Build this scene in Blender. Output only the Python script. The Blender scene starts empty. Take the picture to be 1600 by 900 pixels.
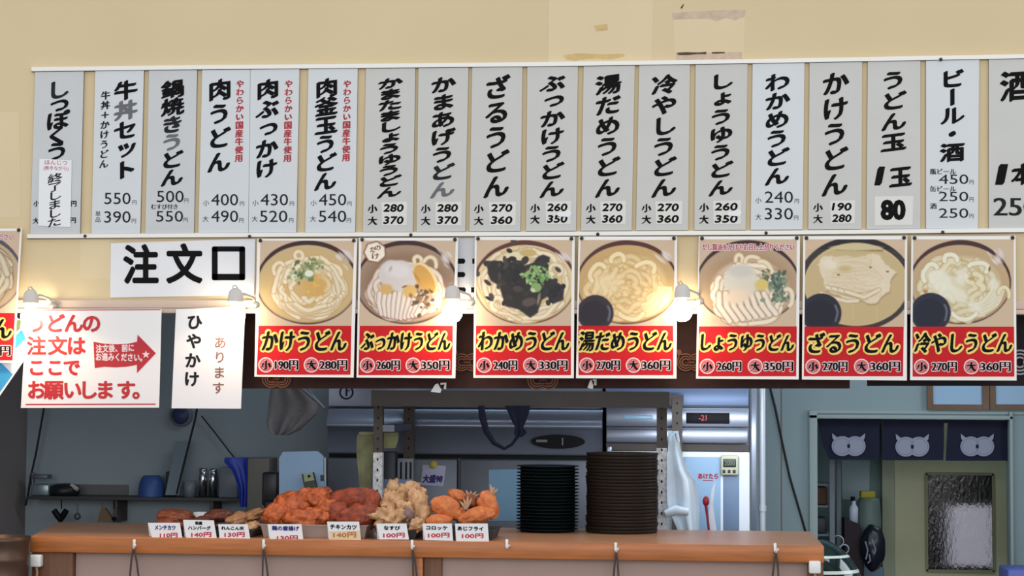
import bpy, bmesh, math, random
import numpy as np
from mathutils import Vector, Matrix, Euler, noise

# ------------------------------------------------------------------ camera, world, light, exposure
SC = bpy.context.scene
COL = SC.collection
F_PX = 3000.0
YAW, PITCH, ROLL = math.radians(5.5), math.radians(3.43), 0.006
CAM = Vector((0.79, -8.2, 1.62))
cd = bpy.data.cameras.new('camera')
cam = bpy.data.objects.new('camera', cd); COL.objects.link(cam)
cd.sensor_fit = 'HORIZONTAL'; cd.sensor_width = 36.0; cd.lens = 36.0 * F_PX / 1600.0
cd.clip_start = 0.1; cd.clip_end = 100
RM = Matrix.Rotation(YAW, 3, 'Z') @ Matrix.Rotation(math.radians(90) + PITCH, 3, 'X') @ Matrix.Rotation(ROLL, 3, 'Z')
cam.matrix_world = Matrix.Translation(CAM) @ RM.to_4x4()
SC.camera = cam

W = bpy.data.worlds.new('world'); SC.world = W; W.use_nodes = True
W.node_tree.nodes['Background'].inputs[0].default_value = (0.93, 0.97, 1.0, 1)
W.node_tree.nodes['Background'].inputs[1].default_value = 0.80

def area(name, loc, rot, sx, sy, power, col):
    l = bpy.data.lights.new(name, 'AREA'); l.shape = 'RECTANGLE'; l.size = sx; l.size_y = sy
    l.energy = power; l.color = col
    o = bpy.data.objects.new(name, l); COL.objects.link(o); o.location = loc; o.rotation_euler = rot
    return o
# daylight through the shop's front windows, behind the photographer
area('window_daylight', (1.5, -10.5, 3.4), (math.radians(86), 0, math.radians(8)), 11.0, 4.2, 330, (0.98, 0.985, 1.0))
# added cool light overhead, tilted back to tint and brighten the kitchen
area('kitchen_cool_fill', (0.7, 0.62, 2.66), (math.radians(38), 0, 0), 3.2, 0.3, 22, (0.72, 0.86, 1.0))
# light added from the right to brighten the kitchen's white parts
area('kitchen_side_fill', (3.0, 1.25, 1.9), (math.radians(90), 0, math.radians(100)), 0.9, 0.9, 13, (0.86, 0.93, 1.0))
# fill light added below the rack shelf to brighten the refrigerator door
area('shelf_fill_light', (0.93, 1.0, 1.56), (math.radians(62), 0, 0), 0.9, 0.05, 4.0, (0.86, 0.93, 1.0))
area('back_room_light', (2.6, 3.0, 2.5), (0, 0, 0), 0.8, 0.3, 5, (0.78, 0.9, 1.0))

SC.view_settings.view_transform = 'Standard'
try: SC.view_settings.look = 'None'
except Exception: pass
SC.view_settings.gamma = 1.0
SC.view_settings.use_curve_mapping = False
SC.view_settings.exposure = 0.0

# ------------------------------------------------------------------ projection helpers (photo pixel -> point on a plane of the room)
RN = np.array(RM); CN = np.array(CAM)
def rays(u, v):
    u = np.asarray(u, float); v = np.asarray(v, float)
    d = np.stack([(u - 800) / F_PX, (450 - v) / F_PX, -np.ones_like(u)], -1)
    return d @ RN.T
def PA(u, v, Y):
    d = rays(u, v); t = (Y - CN[1]) / d[..., 1]
    return CN + d * t[..., None]
def P(u, v, Y):
    return Vector(PA(np.array([u]), np.array([v]), Y)[0])
def PZ(u, v, Z):
    d = rays(np.array([u]), np.array([v]))[0]
    return Vector(CN + d * ((Z - CN[2]) / d[2]))
def mpp(Y): return (Y - CAM.y) / F_PX

# ------------------------------------------------------------------ materials
def lin(c):
    return tuple(((x / 255.0) / 12.92 if x / 255.0 <= 0.04045 else ((x / 255.0 + 0.055) / 1.055) ** 2.4) for x in c)
MATS = {}
def mat(name, rgb, rough=0.5, metal=0.0, var=0.0, scale=8.0, bump=0.0, bscale=60.0, alpha=1.0, trans=0.0, emit=None, estr=0.0, rgb2=None, stretch=None, coat=0.0, spec=0.5, ior=1.45):
    if name in MATS: return MATS[name]
    m = bpy.data.materials.new(name); m.use_nodes = True
    nt = m.node_tree; b = nt.nodes['Principled BSDF']
    c = lin(rgb) + (1,)
    b.inputs['Base Color'].default_value = c
    b.inputs['Roughness'].default_value = rough; b.inputs['Metallic'].default_value = metal
    b.inputs['Alpha'].default_value = alpha; b.inputs['Transmission Weight'].default_value = trans
    b.inputs['Coat Weight'].default_value = coat; b.inputs['IOR'].default_value = ior
    b.inputs['Specular IOR Level'].default_value = spec
    if emit:
        b.inputs['Emission Color'].default_value = lin(emit) + (1,); b.inputs['Emission Strength'].default_value = estr
    if var > 0 or bump > 0:
        tc = nt.nodes.new('ShaderNodeTexCoord'); mp = nt.nodes.new('ShaderNodeMapping')
        nt.links.new(tc.outputs['Object'], mp.inputs[0])
        if stretch: mp.inputs['Scale'].default_value = stretch
    if var > 0:
        n = nt.nodes.new('ShaderNodeTexNoise'); n.inputs['Scale'].default_value = scale; n.inputs['Detail'].default_value = 5
        nt.links.new(mp.outputs[0], n.inputs['Vector'])
        r = nt.nodes.new('ShaderNodeValToRGB')
        r.color_ramp.elements[0].position = 0.3; r.color_ramp.elements[1].position = 0.7
        c2 = lin(rgb2) if rgb2 else tuple(x * (1 - var) for x in c[:3])
        r.color_ramp.elements[0].color = c2 + (1,)
        r.color_ramp.elements[1].color = c if rgb2 else tuple(min(1, x * (1 + var * .5)) for x in c[:3]) + (1,)
        nt.links.new(n.outputs[0], r.inputs[0]); nt.links.new(r.outputs[0], b.inputs['Base Color'])
    if bump > 0:
        n2 = nt.nodes.new('ShaderNodeTexNoise'); n2.inputs['Scale'].default_value = bscale; n2.inputs['Detail'].default_value = 4
        nt.links.new(mp.outputs[0], n2.inputs['Vector'])
        bp = nt.nodes.new('ShaderNodeBump'); bp.inputs['Strength'].default_value = bump; bp.inputs['Distance'].default_value = 0.01
        nt.links.new(n2.outputs[0], bp.inputs['Height']); nt.links.new(bp.outputs[0], b.inputs['Normal'])
    MATS[name] = m
    return m
def print_mat():
    m = bpy.data.materials.new('printed_picture'); m.use_nodes = True
    nt = m.node_tree; b = nt.nodes['Principled BSDF']; b.inputs['Roughness'].default_value = 0.55; b.inputs['Specular IOR Level'].default_value = .25
    a = nt.nodes.new('ShaderNodeAttribute'); a.attribute_name = 'ink'
    nt.links.new(a.outputs['Color'], b.inputs['Base Color'])
    return m
M_PRINT = print_mat()
M_WALL = mat('beige_wall_paint', (221, 200, 160), .75, var=.05, scale=1.2, bump=.03)
M_PATCH = mat('paler_beige_patch', (226, 206, 168), .75, var=.03, scale=3)
M_TAPE = mat('old_tape_mark', (208, 184, 160), .7, var=.15, scale=30)
M_GRIME = mat('dark_grime', (84, 70, 52), .8)
M_STAIN = mat('brown_glue_stain', (214, 184, 130), .8, var=.12, scale=40)
M_TRIM = mat('pinkish_trim_paint', (214, 190, 172), .6, var=.06, scale=4)
M_RAILW = mat('white_plastic', (243, 240, 234), .4)
M_STRIPG = mat('grey_menu_board', (205, 204, 200), .55, var=.03, scale=6)
M_STRIPB = mat('white_menu_board', (216, 219, 222), .5, var=.02, scale=6)
M_STRIPL = mat('pale_grey_menu_board', (206, 207, 208), .5, var=.03, scale=6)
M_EDGE = mat('grey_board_edge', (120, 108, 96), .7)
M_PAPER = mat('white_paper', (238, 238, 240), .6)
M_STICK = mat('price_sticker_paper', (226, 224, 218), .6)
M_INK = mat('black_ink', (14, 13, 15), .7, spec=.15)
M_INKG = mat('grey_black_ink', (40, 40, 44), .7, spec=.15)
M_GREYINK = mat('mid_grey_ink', (112, 112, 116), .7, spec=.15)  # lighter grey for a few single characters
M_REDINK = mat('red_ink', (176, 30, 40), .55)
M_BROWNINK = mat('brown_ink', (140, 96, 84), .55)
M_REDBAND = mat('red_print', (204, 32, 40), .6, spec=.2)
M_YELLOW = mat('yellow_print', (252, 224, 116), .45)
M_PINKW = mat('pale_pink_print', (238, 214, 216), .45)
M_WHITEP = mat('poster_white_border', (244, 240, 236), .45)
M_PIN = mat('dark_pin', (60, 44, 42), .4)
M_NOREN = mat('dark_brown_cloth', (66, 42, 38), .9, var=.15, scale=20)
M_NORENB = mat('black_brown_cloth', (40, 33, 38), .9, var=.15, scale=20)
M_CREST = mat('brown_crest_print', (134, 92, 74), .9)
M_CRESTG = mat('grey_crest_print', (170, 170, 178), .9)
M_NAVY = mat('navy_cloth', (20, 24, 46), .9, var=.15, scale=20)
M_WOOD = mat('orange_wood', (188, 112, 58), .45, var=.22, scale=5, stretch=(1, 8, 14), coat=.15)
M_WOODT = mat('brown_wood_top', (196, 140, 102), .34, var=.2, scale=4, stretch=(1, 8, 8))
M_WOODD = mat('dark_wood', (120, 82, 58), .6, var=.25, scale=5, stretch=(8, 8, 1))
M_PANEL = mat('pinkish_grey_panel', (176, 150, 140), .6, var=.06, scale=5)
M_STEEL = mat('stainless_steel', (150, 158, 176), .3, .6, var=.05, scale=3, stretch=(1, 1, 40))
M_STEELD = mat('dull_steel', (112, 117, 128), .45, .55, var=.1, scale=6)
M_GAP = mat('black_gap', (16, 16, 20), .8)
M_KWALL = mat('blue_grey_wall', (142, 158, 162), .7, var=.06, scale=2)
M_KWALL2 = mat('pale_blue_grey_wall', (140, 158, 163), .7, var=.05, scale=2)
M_KCEIL = mat('kitchen_ceiling_paint', (150, 150, 148), .8)
M_KSIDE = mat('dark_side_wall', (146, 136, 134), .8, var=.08, scale=2)
M_FLOOR = mat('grey_floor', (112, 106, 100), .6, var=.1, scale=5)
M_BLUEW = mat('pale_blue_plastic', (150, 182, 214), .5)
M_BLUEPAPER = mat('light_blue_paper', (142, 186, 220), .6)
M_BLUE = mat('deep_blue_plastic', (34, 64, 190), .35, var=.2, scale=20)
M_BLUEB = mat('dull_blue_plastic', (56, 92, 160), .45)
M_BOWLG = mat('black_green_lacquer', (15, 27, 30), .4, spec=.25)
M_BOWLB = mat('dark_brown_lacquer', (38, 30, 24), .5, spec=.25)
M_TRAYM = mat('tray_metal', (172, 160, 154), .35, .4)
M_BLACK = mat('black_plastic', (16, 16, 22), .5, spec=.2)
M_DARKG = mat('dark_grey_plastic', (58, 60, 66), .5)
M_GREY = mat('grey_plastic', (120, 126, 134), .5)
M_WHITE = mat('white_gloss', (240, 240, 238), .35)
M_CHIPPED = mat('chipped_white_paint', (244, 245, 248), .5, var=.4, scale=46, rgb2=(176, 172, 172))
M_ANGLE = mat('grey_brown_steel_angle', (84, 76, 72), .6, .1, var=.1, scale=9)
M_BULB = mat('lit_bulb_glass', (255, 250, 240), .3, emit=(255, 236, 205), estr=26)
M_SOCKET = mat('porcelain_socket', (214, 208, 202), .35)
M_CLIP = mat('clip_metal', (196, 186, 176), .3, .7)
M_CABLE = mat('black_cable', (14, 14, 16), .5)

# ------------------------------------------------------------------ mesh builder
class MB:
    def __init__(s): s.v = []; s.f = []; s.m = []; s.s = []
    def add(s, vs, fs, m=0, smooth=False):
        o = len(s.v); s.v.extend([tuple(p) for p in vs])
        for f in fs: s.f.append(tuple(i + o for i in f)); s.m.append(m); s.s.append(smooth)
        return s
    def box(s, x0, x1, y0, y1, z0, z1, m=0, r=0.0, seg=2):
        if x0 > x1: x0, x1 = x1, x0
        if z0 > z1: z0, z1 = z1, z0
        bm = bmesh.new(); bmesh.ops.create_cube(bm, size=1)
        for v in bm.verts:
            v.co = Vector(((x0 + x1) / 2 + v.co.x * (x1 - x0), (y0 + y1) / 2 + v.co.y * (y1 - y0), (z0 + z1) / 2 + v.co.z * (z1 - z0)))
        if r > 0:
            bmesh.ops.bevel(bm, geom=list(bm.edges), offset=min(r, .45 * min(x1 - x0, y1 - y0, z1 - z0)), segments=seg, affect='EDGES', profile=.5)
        s.bm(bm, m, r > 0); return s
    def bm(s, bm, m=0, smooth=False):
        bm.verts.ensure_lookup_table(); bm.verts.index_update()
        s.add([v.co[:] for v in bm.verts], [[v.index for v in f.verts] for f in bm.faces], m, smooth); bm.free()
    def boxpx(s, u0, v0, u1, v1, Y, depth, m=0, r=0.0):
        a = P(u0, (v0 + v1) / 2, Y); b = P(u1, (v0 + v1) / 2, Y); c = P((u0 + u1) / 2, v0, Y); d = P((u0 + u1) / 2, v1, Y)
        return s.box(a.x, b.x, Y, Y + depth, d.z, c.z, m, r)
    def prism(s, pts, off, m=0, smooth=False, mside=None):
        n = len(pts); pts = [Vector(p) for p in pts]; off = Vector(off)
        s.add(pts, [tuple(range(n))], m); s.add([p + off for p in pts], [tuple(range(n))[::-1]], m)
        q = pts + [p + off for p in pts]
        s.add(q, [(i, (i + 1) % n, n + (i + 1) % n, n + i) for i in range(n)], m if mside is None else mside, smooth)
        return s
    def polypx(s, pts, Y, th=.002, m=0, mside=None):      # outline in photo pixels on the plane Y, thickness th going back
        return s.prism([P(u, v, Y) for u, v in pts], (0, th, 0), m, mside=mside)
    def tube(s, pts, r, n=8, m=0, cap=True, flat=None):
        pts = [Vector(p) for p in pts]; k = len(pts)
        rs = r if isinstance(r, (list, tuple)) else [r] * k
        vs = []; up = Vector((0.13, 0.31, 0.94)).normalized()
        prev = None
        for i, p in enumerate(pts):
            t = (pts[min(i + 1, k - 1)] - pts[max(i - 1, 0)]).normalized()
            if prev is None:
                a = t.cross(up)
                if a.length < .05: a = t.cross(Vector((1, 0, 0)))
                a.normalize()
            else:
                a = (prev - t * prev.dot(t)).normalized()
            prev = a; b = t.cross(a)
            for j in range(n):
                w = 2 * math.pi * j / n
                d = a * math.cos(w) * rs[i] + b * math.sin(w) * rs[i]
                if flat: d = Vector((d.x * flat[0], d.y * flat[1], d.z * flat[2]))
                vs.append(p + d)
        fs = [(i * n + j, i * n + (j + 1) % n, (i + 1) * n + (j + 1) % n, (i + 1) * n + j) for i in range(k - 1) for j in range(n)]
        s.add(vs, fs, m, True)
        if cap:
            s.add(vs[:n], [tuple(range(n))[::-1]], m); s.add(vs[-n:], [tuple(range(n))], m)
        return s
    def lathe(s, prof, c, n=32, m=0, axis='Z', smooth=True):
        vs = []; c = Vector(c)
        for r, z in prof:
            for j in range(n):
                w = 2 * math.pi * j / n
                p = Vector((r * math.cos(w), r * math.sin(w), z))
                if axis == 'Y': p = Vector((p.x, p.z, p.y))
                vs.append(c + p)
        k = len(prof)
        fs = [(i * n + j, i * n + (j + 1) % n, (i + 1) * n + (j + 1) % n, (i + 1) * n + j) for i in range(k - 1) for j in range(n)]
        s.add(vs, fs, m, smooth); return s
    def lump(s, c, rad, seed=0, amp=.25, freq=2.0, sub=4, m=0, rot=(0, 0, 0), rough=0.0, flatb=None):
        bm = bmesh.new(); bmesh.ops.create_icosphere(bm, subdivisions=sub, radius=1)
        R = Euler(rot).to_matrix(); sv = Vector((seed * 7.13, seed * 3.7, seed * 1.9))
        for v in bm.verts:
            p = v.co.normalized()
            d = 1 + amp * noise.noise(p * freq + sv) + amp * .5 * noise.noise(p * freq * 2.3 + sv * 2)
            if rough: d += rough * noise.noise(p * freq * 7 + sv)
            q = p * d
            q = Vector((q.x * rad[0], q.y * rad[1], q.z * rad[2]))
            q = R @ q
            if flatb is not None and q.z < -flatb: q.z = -flatb
            v.co = q + Vector(c)
        s.bm(bm, m, True); return s
    def sheet(s, left, right, vs_, Y, fold=.01, nf=4, th=.004, m=0, nu=24, seed=0):
        # hanging cloth: per row v (px) from u=left(t) to u=right(t); folds in depth, closed body
        rows = len(vs_); fr = []; bk = []
        for i in range(rows):
            t = i / (rows - 1)
            for j in range(nu + 1):
                w = j / nu
                p = P(left[i] + (right[i] - left[i]) * w, vs_[i], Y)
                yy = fold * (.3 + .7 * t) * (math.sin(w * nf * 2 * math.pi + seed) + .5 * math.sin(w * nf * 5.1 + seed * 2 + t * 3))
                fr.append(Vector((p.x, p.y + yy, p.z))); bk.append(Vector((p.x, p.y + yy + th, p.z)))
        n = nu + 1
        fs = [(i * n + j, i * n + j + 1, (i + 1) * n + j + 1, (i + 1) * n + j) for i in range(rows - 1) for j in range(nu)]
        N = len(fr)
        bs = [tuple(x + N for x in f[::-1]) for f in fs]
        rim = [j for j in range(n)] + [i * n + nu for i in range(1, rows)] + [(rows - 1) * n + j for j in range(nu - 1, -1, -1)] + [i * n for i in range(rows - 2, 0, -1)]
        es = [(rim[k], rim[(k + 1) % len(rim)], rim[(k + 1) % len(rim)] + N, rim[k] + N) for k in range(len(rim))]
        s.add(fr + bk, fs + bs, m, True); s.add(fr + bk, es, m); return s
    def build(s, name, mats, parent=None, base=None):
        if not isinstance(mats, (list, tuple)): mats = [mats]
        a = np.array(s.v, float)
        if base is None:
            lo = a.min(0); hi = a.max(0); base = Vector(((lo[0] + hi[0]) / 2, (lo[1] + hi[1]) / 2, lo[2]))
        base = Vector(base)
        me = bpy.data.meshes.new(name)
        me.from_pydata([tuple(p) for p in (a - np.array(base))], [], s.f)
        me.polygons.foreach_set('material_index', s.m); me.polygons.foreach_set('use_smooth', s.s)
        for mt in mats: me.materials.append(mt)
        me.validate(clean_customdata=False); me.update()
        o = bpy.data.objects.new(name, me); COL.objects.link(o)
        if parent is not None:
            o.parent = parent; o.location = base - wloc(parent)
        else: o.location = base
        return o
def wloc(o):
    v = Vector(o.location)
    while o.parent: o = o.parent; v += Vector(o.location)
    return v
def tag(o, label, cat, group=None, kind=None):
    o['label'] = label; o['category'] = cat
    if group: o['group'] = group
    if kind: o['kind'] = kind
    return o
def thing(name, loc, label, cat, group=None):
    o = bpy.data.objects.new(name, None); COL.objects.link(o); o.location = loc; o.empty_display_size = .05
    return tag(o, label, cat, group)
def struct(name, mb, mats):
    o = mb.build(name, mats); o['kind'] = 'structure'; return o
def dup(root, loc, rotz, label):
    r = root.copy(); COL.objects.link(r); r.location = loc; r.rotation_euler = (0, 0, rotz); r['label'] = label
    for ch in list(root.children):
        c = ch.copy(); COL.objects.link(c); c.parent = r
    return r

# ------------------------------------------------------------------ lettering (Blender's built-in font, turned into mesh)
GL = {}
def glyph(t):
    if t in GL: return GL[t]
    c = bpy.data.curves.new('lettering', 'FONT'); c.body = t; c.size = 1; c.resolution_u = 3
    o = bpy.data.objects.new('lettering', c); COL.objects.link(o)
    dg = bpy.context.evaluated_depsgraph_get()
    me = bpy.data.meshes.new_from_object(o.evaluated_get(dg))
    v = np.array([p.co[:2] for p in me.vertices], float).reshape(-1, 2)
    f = [tuple(p.vertices) for p in me.polygons]
    bpy.data.objects.remove(o); bpy.data.curves.remove(c); bpy.data.meshes.remove(me)
    GL[t] = (v, f); return GL[t]
def nib(w, ang=-0.6, n=3): return [(w * (k / (n - 1) - .5) * math.cos(ang), w * (k / (n - 1) - .5) * math.sin(ang)) for k in range(n)]
def rnd(w, n=6): return [(0, 0)] + [(w * math.cos(2 * math.pi * k / n), w * math.sin(2 * math.pi * k / n)) for k in range(n)]
def emit_text(mb, v, f, u, vv, Y, m, pen):
    for k, (du, dv) in enumerate(pen):
        mb.add(PA(u + du, vv + dv, Y - 0.00008 * k), f, m)
def char(mb, ch, uc, vc, w, h, Y, m=0, pen=((0, 0),), shear=0.0, rot=False):
    v, f = glyph(ch)
    x = v[:, 0] - .5; y = v[:, 1] - .38
    if rot: x, y = y, -x
    if ch in 'っょゅッ': x = x + .06; y = y + .1
    emit_text(mb, v, f, uc + x * w, vc - y * h - shear * x * w, Y, m, pen)
def column(mb, s, uc, v0, v1, w, h, Y, m=0, pen=((0, 0),), shear=.12, lean=0.0, mats=None):
    n = len(s)
    for i, ch in enumerate(s):
        t = i / (n - 1) if n > 1 else 0
        vc = v0 + (v1 - v0) * t
        char(mb, ch, uc - lean * (vc - v0), vc, w, h, Y, (mats or {}).get(i, m), pen, shear, rot=(ch == 'ー'))
def fit(mb, s, u0, u1, v0, v1, Y, m=0, pen=((0, 0),), slope=0.0, slant=0.0):
    v, f = glyph(s)
    lo = v.min(0); hi = v.max(0)
    a = (v[:, 0] - lo[0]) / max(hi[0] - lo[0], 1e-6); b = (v[:, 1] - lo[1]) / max(hi[1] - lo[1], 1e-6)
    vv = v1 - (v1 - v0) * b
    emit_text(mb, v, f, u0 + (u1 - u0) * a + slant * ((v0 + v1) / 2 - vv), vv + slope * ((u0 + (u1 - u0) * a) - (u0 + u1) / 2), Y, m, pen)
def circ(u, v, r, n=24, ry=None): return [(u + r * math.cos(2 * math.pi * k / n), v + (ry or r) * math.sin(2 * math.pi * k / n)) for k in range(n)]

#=====STRUCTURE=====
# ------------------------------------------------------------------ the setting
ZTOP = P(800, 847, -.1).z           # height of the serving counter
zb = P(800, 489, 0).z               # underside of the menu wall
mb = MB().box(-4.2, 4.4, 0, .12, zb, 4.3, 0)
def patch(pts, m, d): mb.polypx(pts, -d, d * .9, m)
patch([(858, -40), (1022, -40), (1018, 97), (857, 98)], 1, .0008)
patch([(1052, 30), (1164, 28), (1163, 92), (1054, 94)], 1, .0008)
patch([(1050, 20), (1120, 16), (1165, 15), (1163, 25), (1148, 32), (1135, 27), (1120, 33), (1108, 29), (1080, 29), (1052, 31)], 2, .0012)
patch([(1056, 83), (1160, 81), (1160, 94), (1056, 95)], 2, .0013)
patch([(1057, 82.5), (1072, 81.5), (1090, 82), (1104, 81), (1103, 85), (1092, 84.5), (1076, 86), (1060, 86)], 3, .0016)
patch([(1112, 81.5), (1122, 81.2), (1132, 81.2), (1133, 83.3), (1113, 84)], 3, .0016)
patch([(1066, 8), (1069, 6), (1066, 13), (1063, 13)], 3, .0016)
patch([(880, 86), (905, 83), (940, 85), (975, 84), (977, 88), (955, 93), (920, 92), (898, 95), (884, 93)], 4, .0012)
patch([(928, 40), (949, 37), (950, 47), (931, 49)], 4, .0012)
patch([(-40, 176), (30, 175), (33, 340), (-40, 340)], 1, .0008)
patch([(125, 374), (172, 374), (172, 436), (126, 435)], 1, .0008)
struct('wall_front', mb, [M_WALL, M_PATCH, M_TAPE, M_GRIME, M_STAIN])
# trim board along the underside of the wall
a = P(20, 470, -.018); zt = P(800, 469, -.018).z
mb = MB().box(-4.2, 4.4, -.018, -.0005, zb + .018, zt, 0, .003).box(-4.2, 4.4, -.026, -.0005, zb - .004, zb + .016, 0, .003)
struct('trim_1', mb, M_TRIM)
YB = 2.4
XL = P(42, 700, YB).x; XR = P(1760, 700, YB).x
dl, dr = P(1277, 750, YB).x, P(1577, 750, YB).x
dz = P(1425, 655, YB).z
ZF = 0.0; ZC = 2.75
mb = MB().box(XL, dl, YB, YB + .1, ZF, ZC).box(dr, XR, YB, YB + .1, ZF, ZC).box(dl, dr, YB, YB + .1, dz, ZC)
# thin panel seams
for u in (1221,): 
    x = P(u, 700, YB).x; mb.box(x - .003, x + .003, YB - .002, YB, ZF, ZC, 1)
xg = P(1185, 700, YB).x; mb.box(XL, xg, YB - .004, YB - .0002, ZF, ZC, 2)
struct('wall_back', mb, [M_KWALL2, M_EDGE, mat('grey_kitchen_wall', (160, 174, 182), .75, var=.06, scale=2)])
mb = MB().box(XL - .1, XL, .12, YB + .1, ZF, ZC); struct('wall_left', mb, M_KSIDE)
mb = MB().box(XR, XR + .1, .12, 4.2, ZF, ZC); struct('wall_right', mb, M_KWALL)
mb = MB().box(dl - .8, dl - .78, YB + .1, 4.28, ZF, ZC); struct('wall_passage', mb, M_KSIDE)
mb = MB().box(XL - .1, XR + .1, .12, 4.2, ZC, ZC + .08); struct('ceiling', mb, M_KCEIL)
mb = MB().box(-4.2, 4.4, -9.5, 4.2, -.08, ZF); struct('floor', mb, M_FLOOR)
# casing round the doorway
cw = .045
mb = MB().box(dl - cw, dl, YB - .03, YB + .1, ZF, dz + cw, 0, .004).box(dr, dr + cw * .4, YB - .03, YB + .1, ZF, dz + cw, 0, .004).box(dl - cw, dr + cw * .4, YB - .03, YB + .1, dz, dz + .022, 0, .004).box(dl - cw - .004, dr + .6, YB - .012, YB - .0005, dz + .03, dz + .045, 0)
struct('trim_2', mb, mat('grey_green_casing', (150, 164, 164), .6))
# the little room behind
YR = 3.35
hx0, hx1 = P(1420, 800, YR).x, P(1600, 800, YR).x
mb = MB().box(dl - .7, hx0, YR, YR + .08, ZF, ZC).box(hx1, XR, YR, YR + .08, ZF, ZC).box(hx0, hx1, YR, YR + .08, 1.75, ZC)
struct('wall_back_room', mb, mat('dim_teal_wall', (120, 146, 146), .8, var=.06))
mb = MB().box(dl - .78, dl - .7, YB + .1, YR, ZF, ZC); struct('wall_back_room_left', mb, mat('dark_room_wall', (70, 78, 84), .8))
# cream door with a crinkled glass pane
YD = YR - .06
d = thing('door_1', P(1500, 1000, YD), 'cream door with dark crinkled glass pane behind the navy curtain', 'door'); d['kind'] = 'structure'
u0, u1, g0, g1 = 1398, 1640, 1447, 1553
zt_, zb_ = P(1500, 700, YD).z + .25, 0.0
gx0, gx1, gz0, gz1 = P(g0, 815, YD).x, P(g1, 815, YD).x, P(1500, 893, YD).z, P(1500, 740, YD).z
x0, x1 = P(u0, 800, YD).x, P(u1, 800, YD).x
mb = MB().box(x0, gx0, YD, YD + .04, zb_, zt_).box(gx1, x1, YD, YD + .04, zb_, zt_).box(gx0, gx1, YD, YD + .04, gz1, zt_).box(gx0, gx1, YD, YD + .04, zb_, gz0)
M_CREAM = mat('cream_door_paint', (192, 192, 158), .6, var=.05)
mb.build('door_panel', M_CREAM, d)
mb = MB()
for b in ((gx0 - .008, gx0 + .01, gz0, gz1), (gx1 - .01, gx1 + .008, gz0, gz1), (gx0, gx1, gz0 - .008, gz0 + .01), (gx0, gx1, gz1 - .01, gz1 + .008)):
    mb.box(b[0], b[1], YD - .008, YD + .004, b[2], b[3])
mb.build('glazing_bead', mat('olive_bead', (140, 138, 108), .6), d)
M_GLASS = mat('crinkled_dark_glass', (196, 190, 192), .03, bump=.3, bscale=34, stretch=(2.0, 1, .8), trans=1.0)
MB().box(gx0, gx1, YD + .012, YD + .02, gz0, gz1).build('glass_pane', M_GLASS, d)
YW = 4.15
mb = MB().box(dl - .8, XR + .1, YW + .05, YW + .13, ZF, ZC); struct('wall_far', mb, mat('dark_passage_wall', (62, 56, 58), .8))
mb = MB().box(P(1483, 840, YW).x, P(1555, 840, YW).x, YW, YW + .02, P(1500, 884, YW).z, P(1500, 790, YW).z, 0)
struct('glow_panel_1', mb, [mat('added_panel_glow', (220, 226, 236), .5, emit=(214, 222, 236), estr=.62)])  # glowing panel added behind the pane to make its bright patch
xj = P(1386, 800, YD).x
mb = MB().box(xj - .03, x0 - .004, YD - .03, YR, 0, zt_); struct('trim_3', mb, mat('olive_jamb', (158, 164, 140), .6))
#=====END STRUCTURE=====
# ------------------------------------------------------------------ the row of menu boards
YS = -.012      # face of the boards
def brush(w): return [(a, b + d) for a, b in nib(w, -.55, 4) for d in (-.4, .4)]
PEN = brush(3.4); PENH = brush(3.9)
def vt(u): return 113 - (u - 55) * .0135 - 1.5
def vb(u): return 365.5 - (u - 50) * .0058
def board(name, label, ut, ub, mface):
    m = MB(); q = [(ut[0], vt(ut[0])), (ut[1], vt(ut[1])), (ub[1], vb(ub[1])), (ub[0], vb(ub[0]))]
    m.polypx(q, YS, .010, 0, mside=1)
    o = m.build(name, [mface, M_EDGE]); return tag(o, label, 'menu board', 'menu boards on the wall')
def letters(o, fn, mats=None):
    m = MB(); fn(m); 
    return m.build('lettering', mats or [M_INK, M_INKG, M_GREYINK, M_REDINK], o)
def price(m, s, u0, u1, v, h, k=1, yen=None, pre=None, slant=0.0, pen=((0, 0),)):
    fit(m, s, u0, u1, v - h / 2, v + h / 2, YS - .0012, k, pen, slant=slant)
    if yen: char(m, '円', yen, v + h / 2 - 3, 8, 8, YS - .0012, k)
    if pre:
        for i, ch in enumerate(pre[0]): char(m, ch, pre[1], pre[2] + i * 9, pre[3], pre[3], YS - .0012, k)
YT = YS - .0012
def std(o, s, uc, v0, v1, w, h, pu, ps, pl, pv=(325, 343), mats=None, seed=0, tear=False):
    """board with brush lettering, small and large prices on a paper sticker"""
    st = MB(); st.polypx([(ps[0], pv[0] - 9), (ps[1], pv[0] - 10), (ps[1] - .5, pv[1] + 8), (ps[0] + 1, pv[1] + 8)], YS - .0008, .0006)
    if tear: st.polypx([(ps[1] - 22, pv[0] + 9), (ps[1] - 2, pv[0] + 4), (ps[1] + 1, pv[0] + 9), (ps[1] - 2, pv[0] + 15), (ps[1] - 20, pv[0] + 14)], YS - .0022, .0004, 1)
    sk = st.build('price_sticker', [M_STICK, M_PAPER], o)
    m2 = MB()
    for k, t in enumerate(pl): fit(m2, t, ps[0] + 4, ps[1] - 6, pv[k] - 5.5, pv[k] + 5.5, YS - .0012, 0, rnd(.7, 4), slant=.18)
    m2.build('price_lettering', [M_INK], sk)
    def fn(m):
        column(m, s, uc + 1.5, v0, v1, w, h, YT, 0, PENH, .14, .012, mats)
        char(m, '小', pu, pv[0] + 1, 15, 14, YT, 0, nib(1.6)); char(m, '大', pu, pv[1] + 1, 15, 14, YT, 0, nib(1.6))
    letters(o, fn)
o = board('menu_board', 'leftmost menu board, with a white paper slip stuck over its lower half', (55, 131), (47.5, 125), M_STRIPL)
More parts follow.
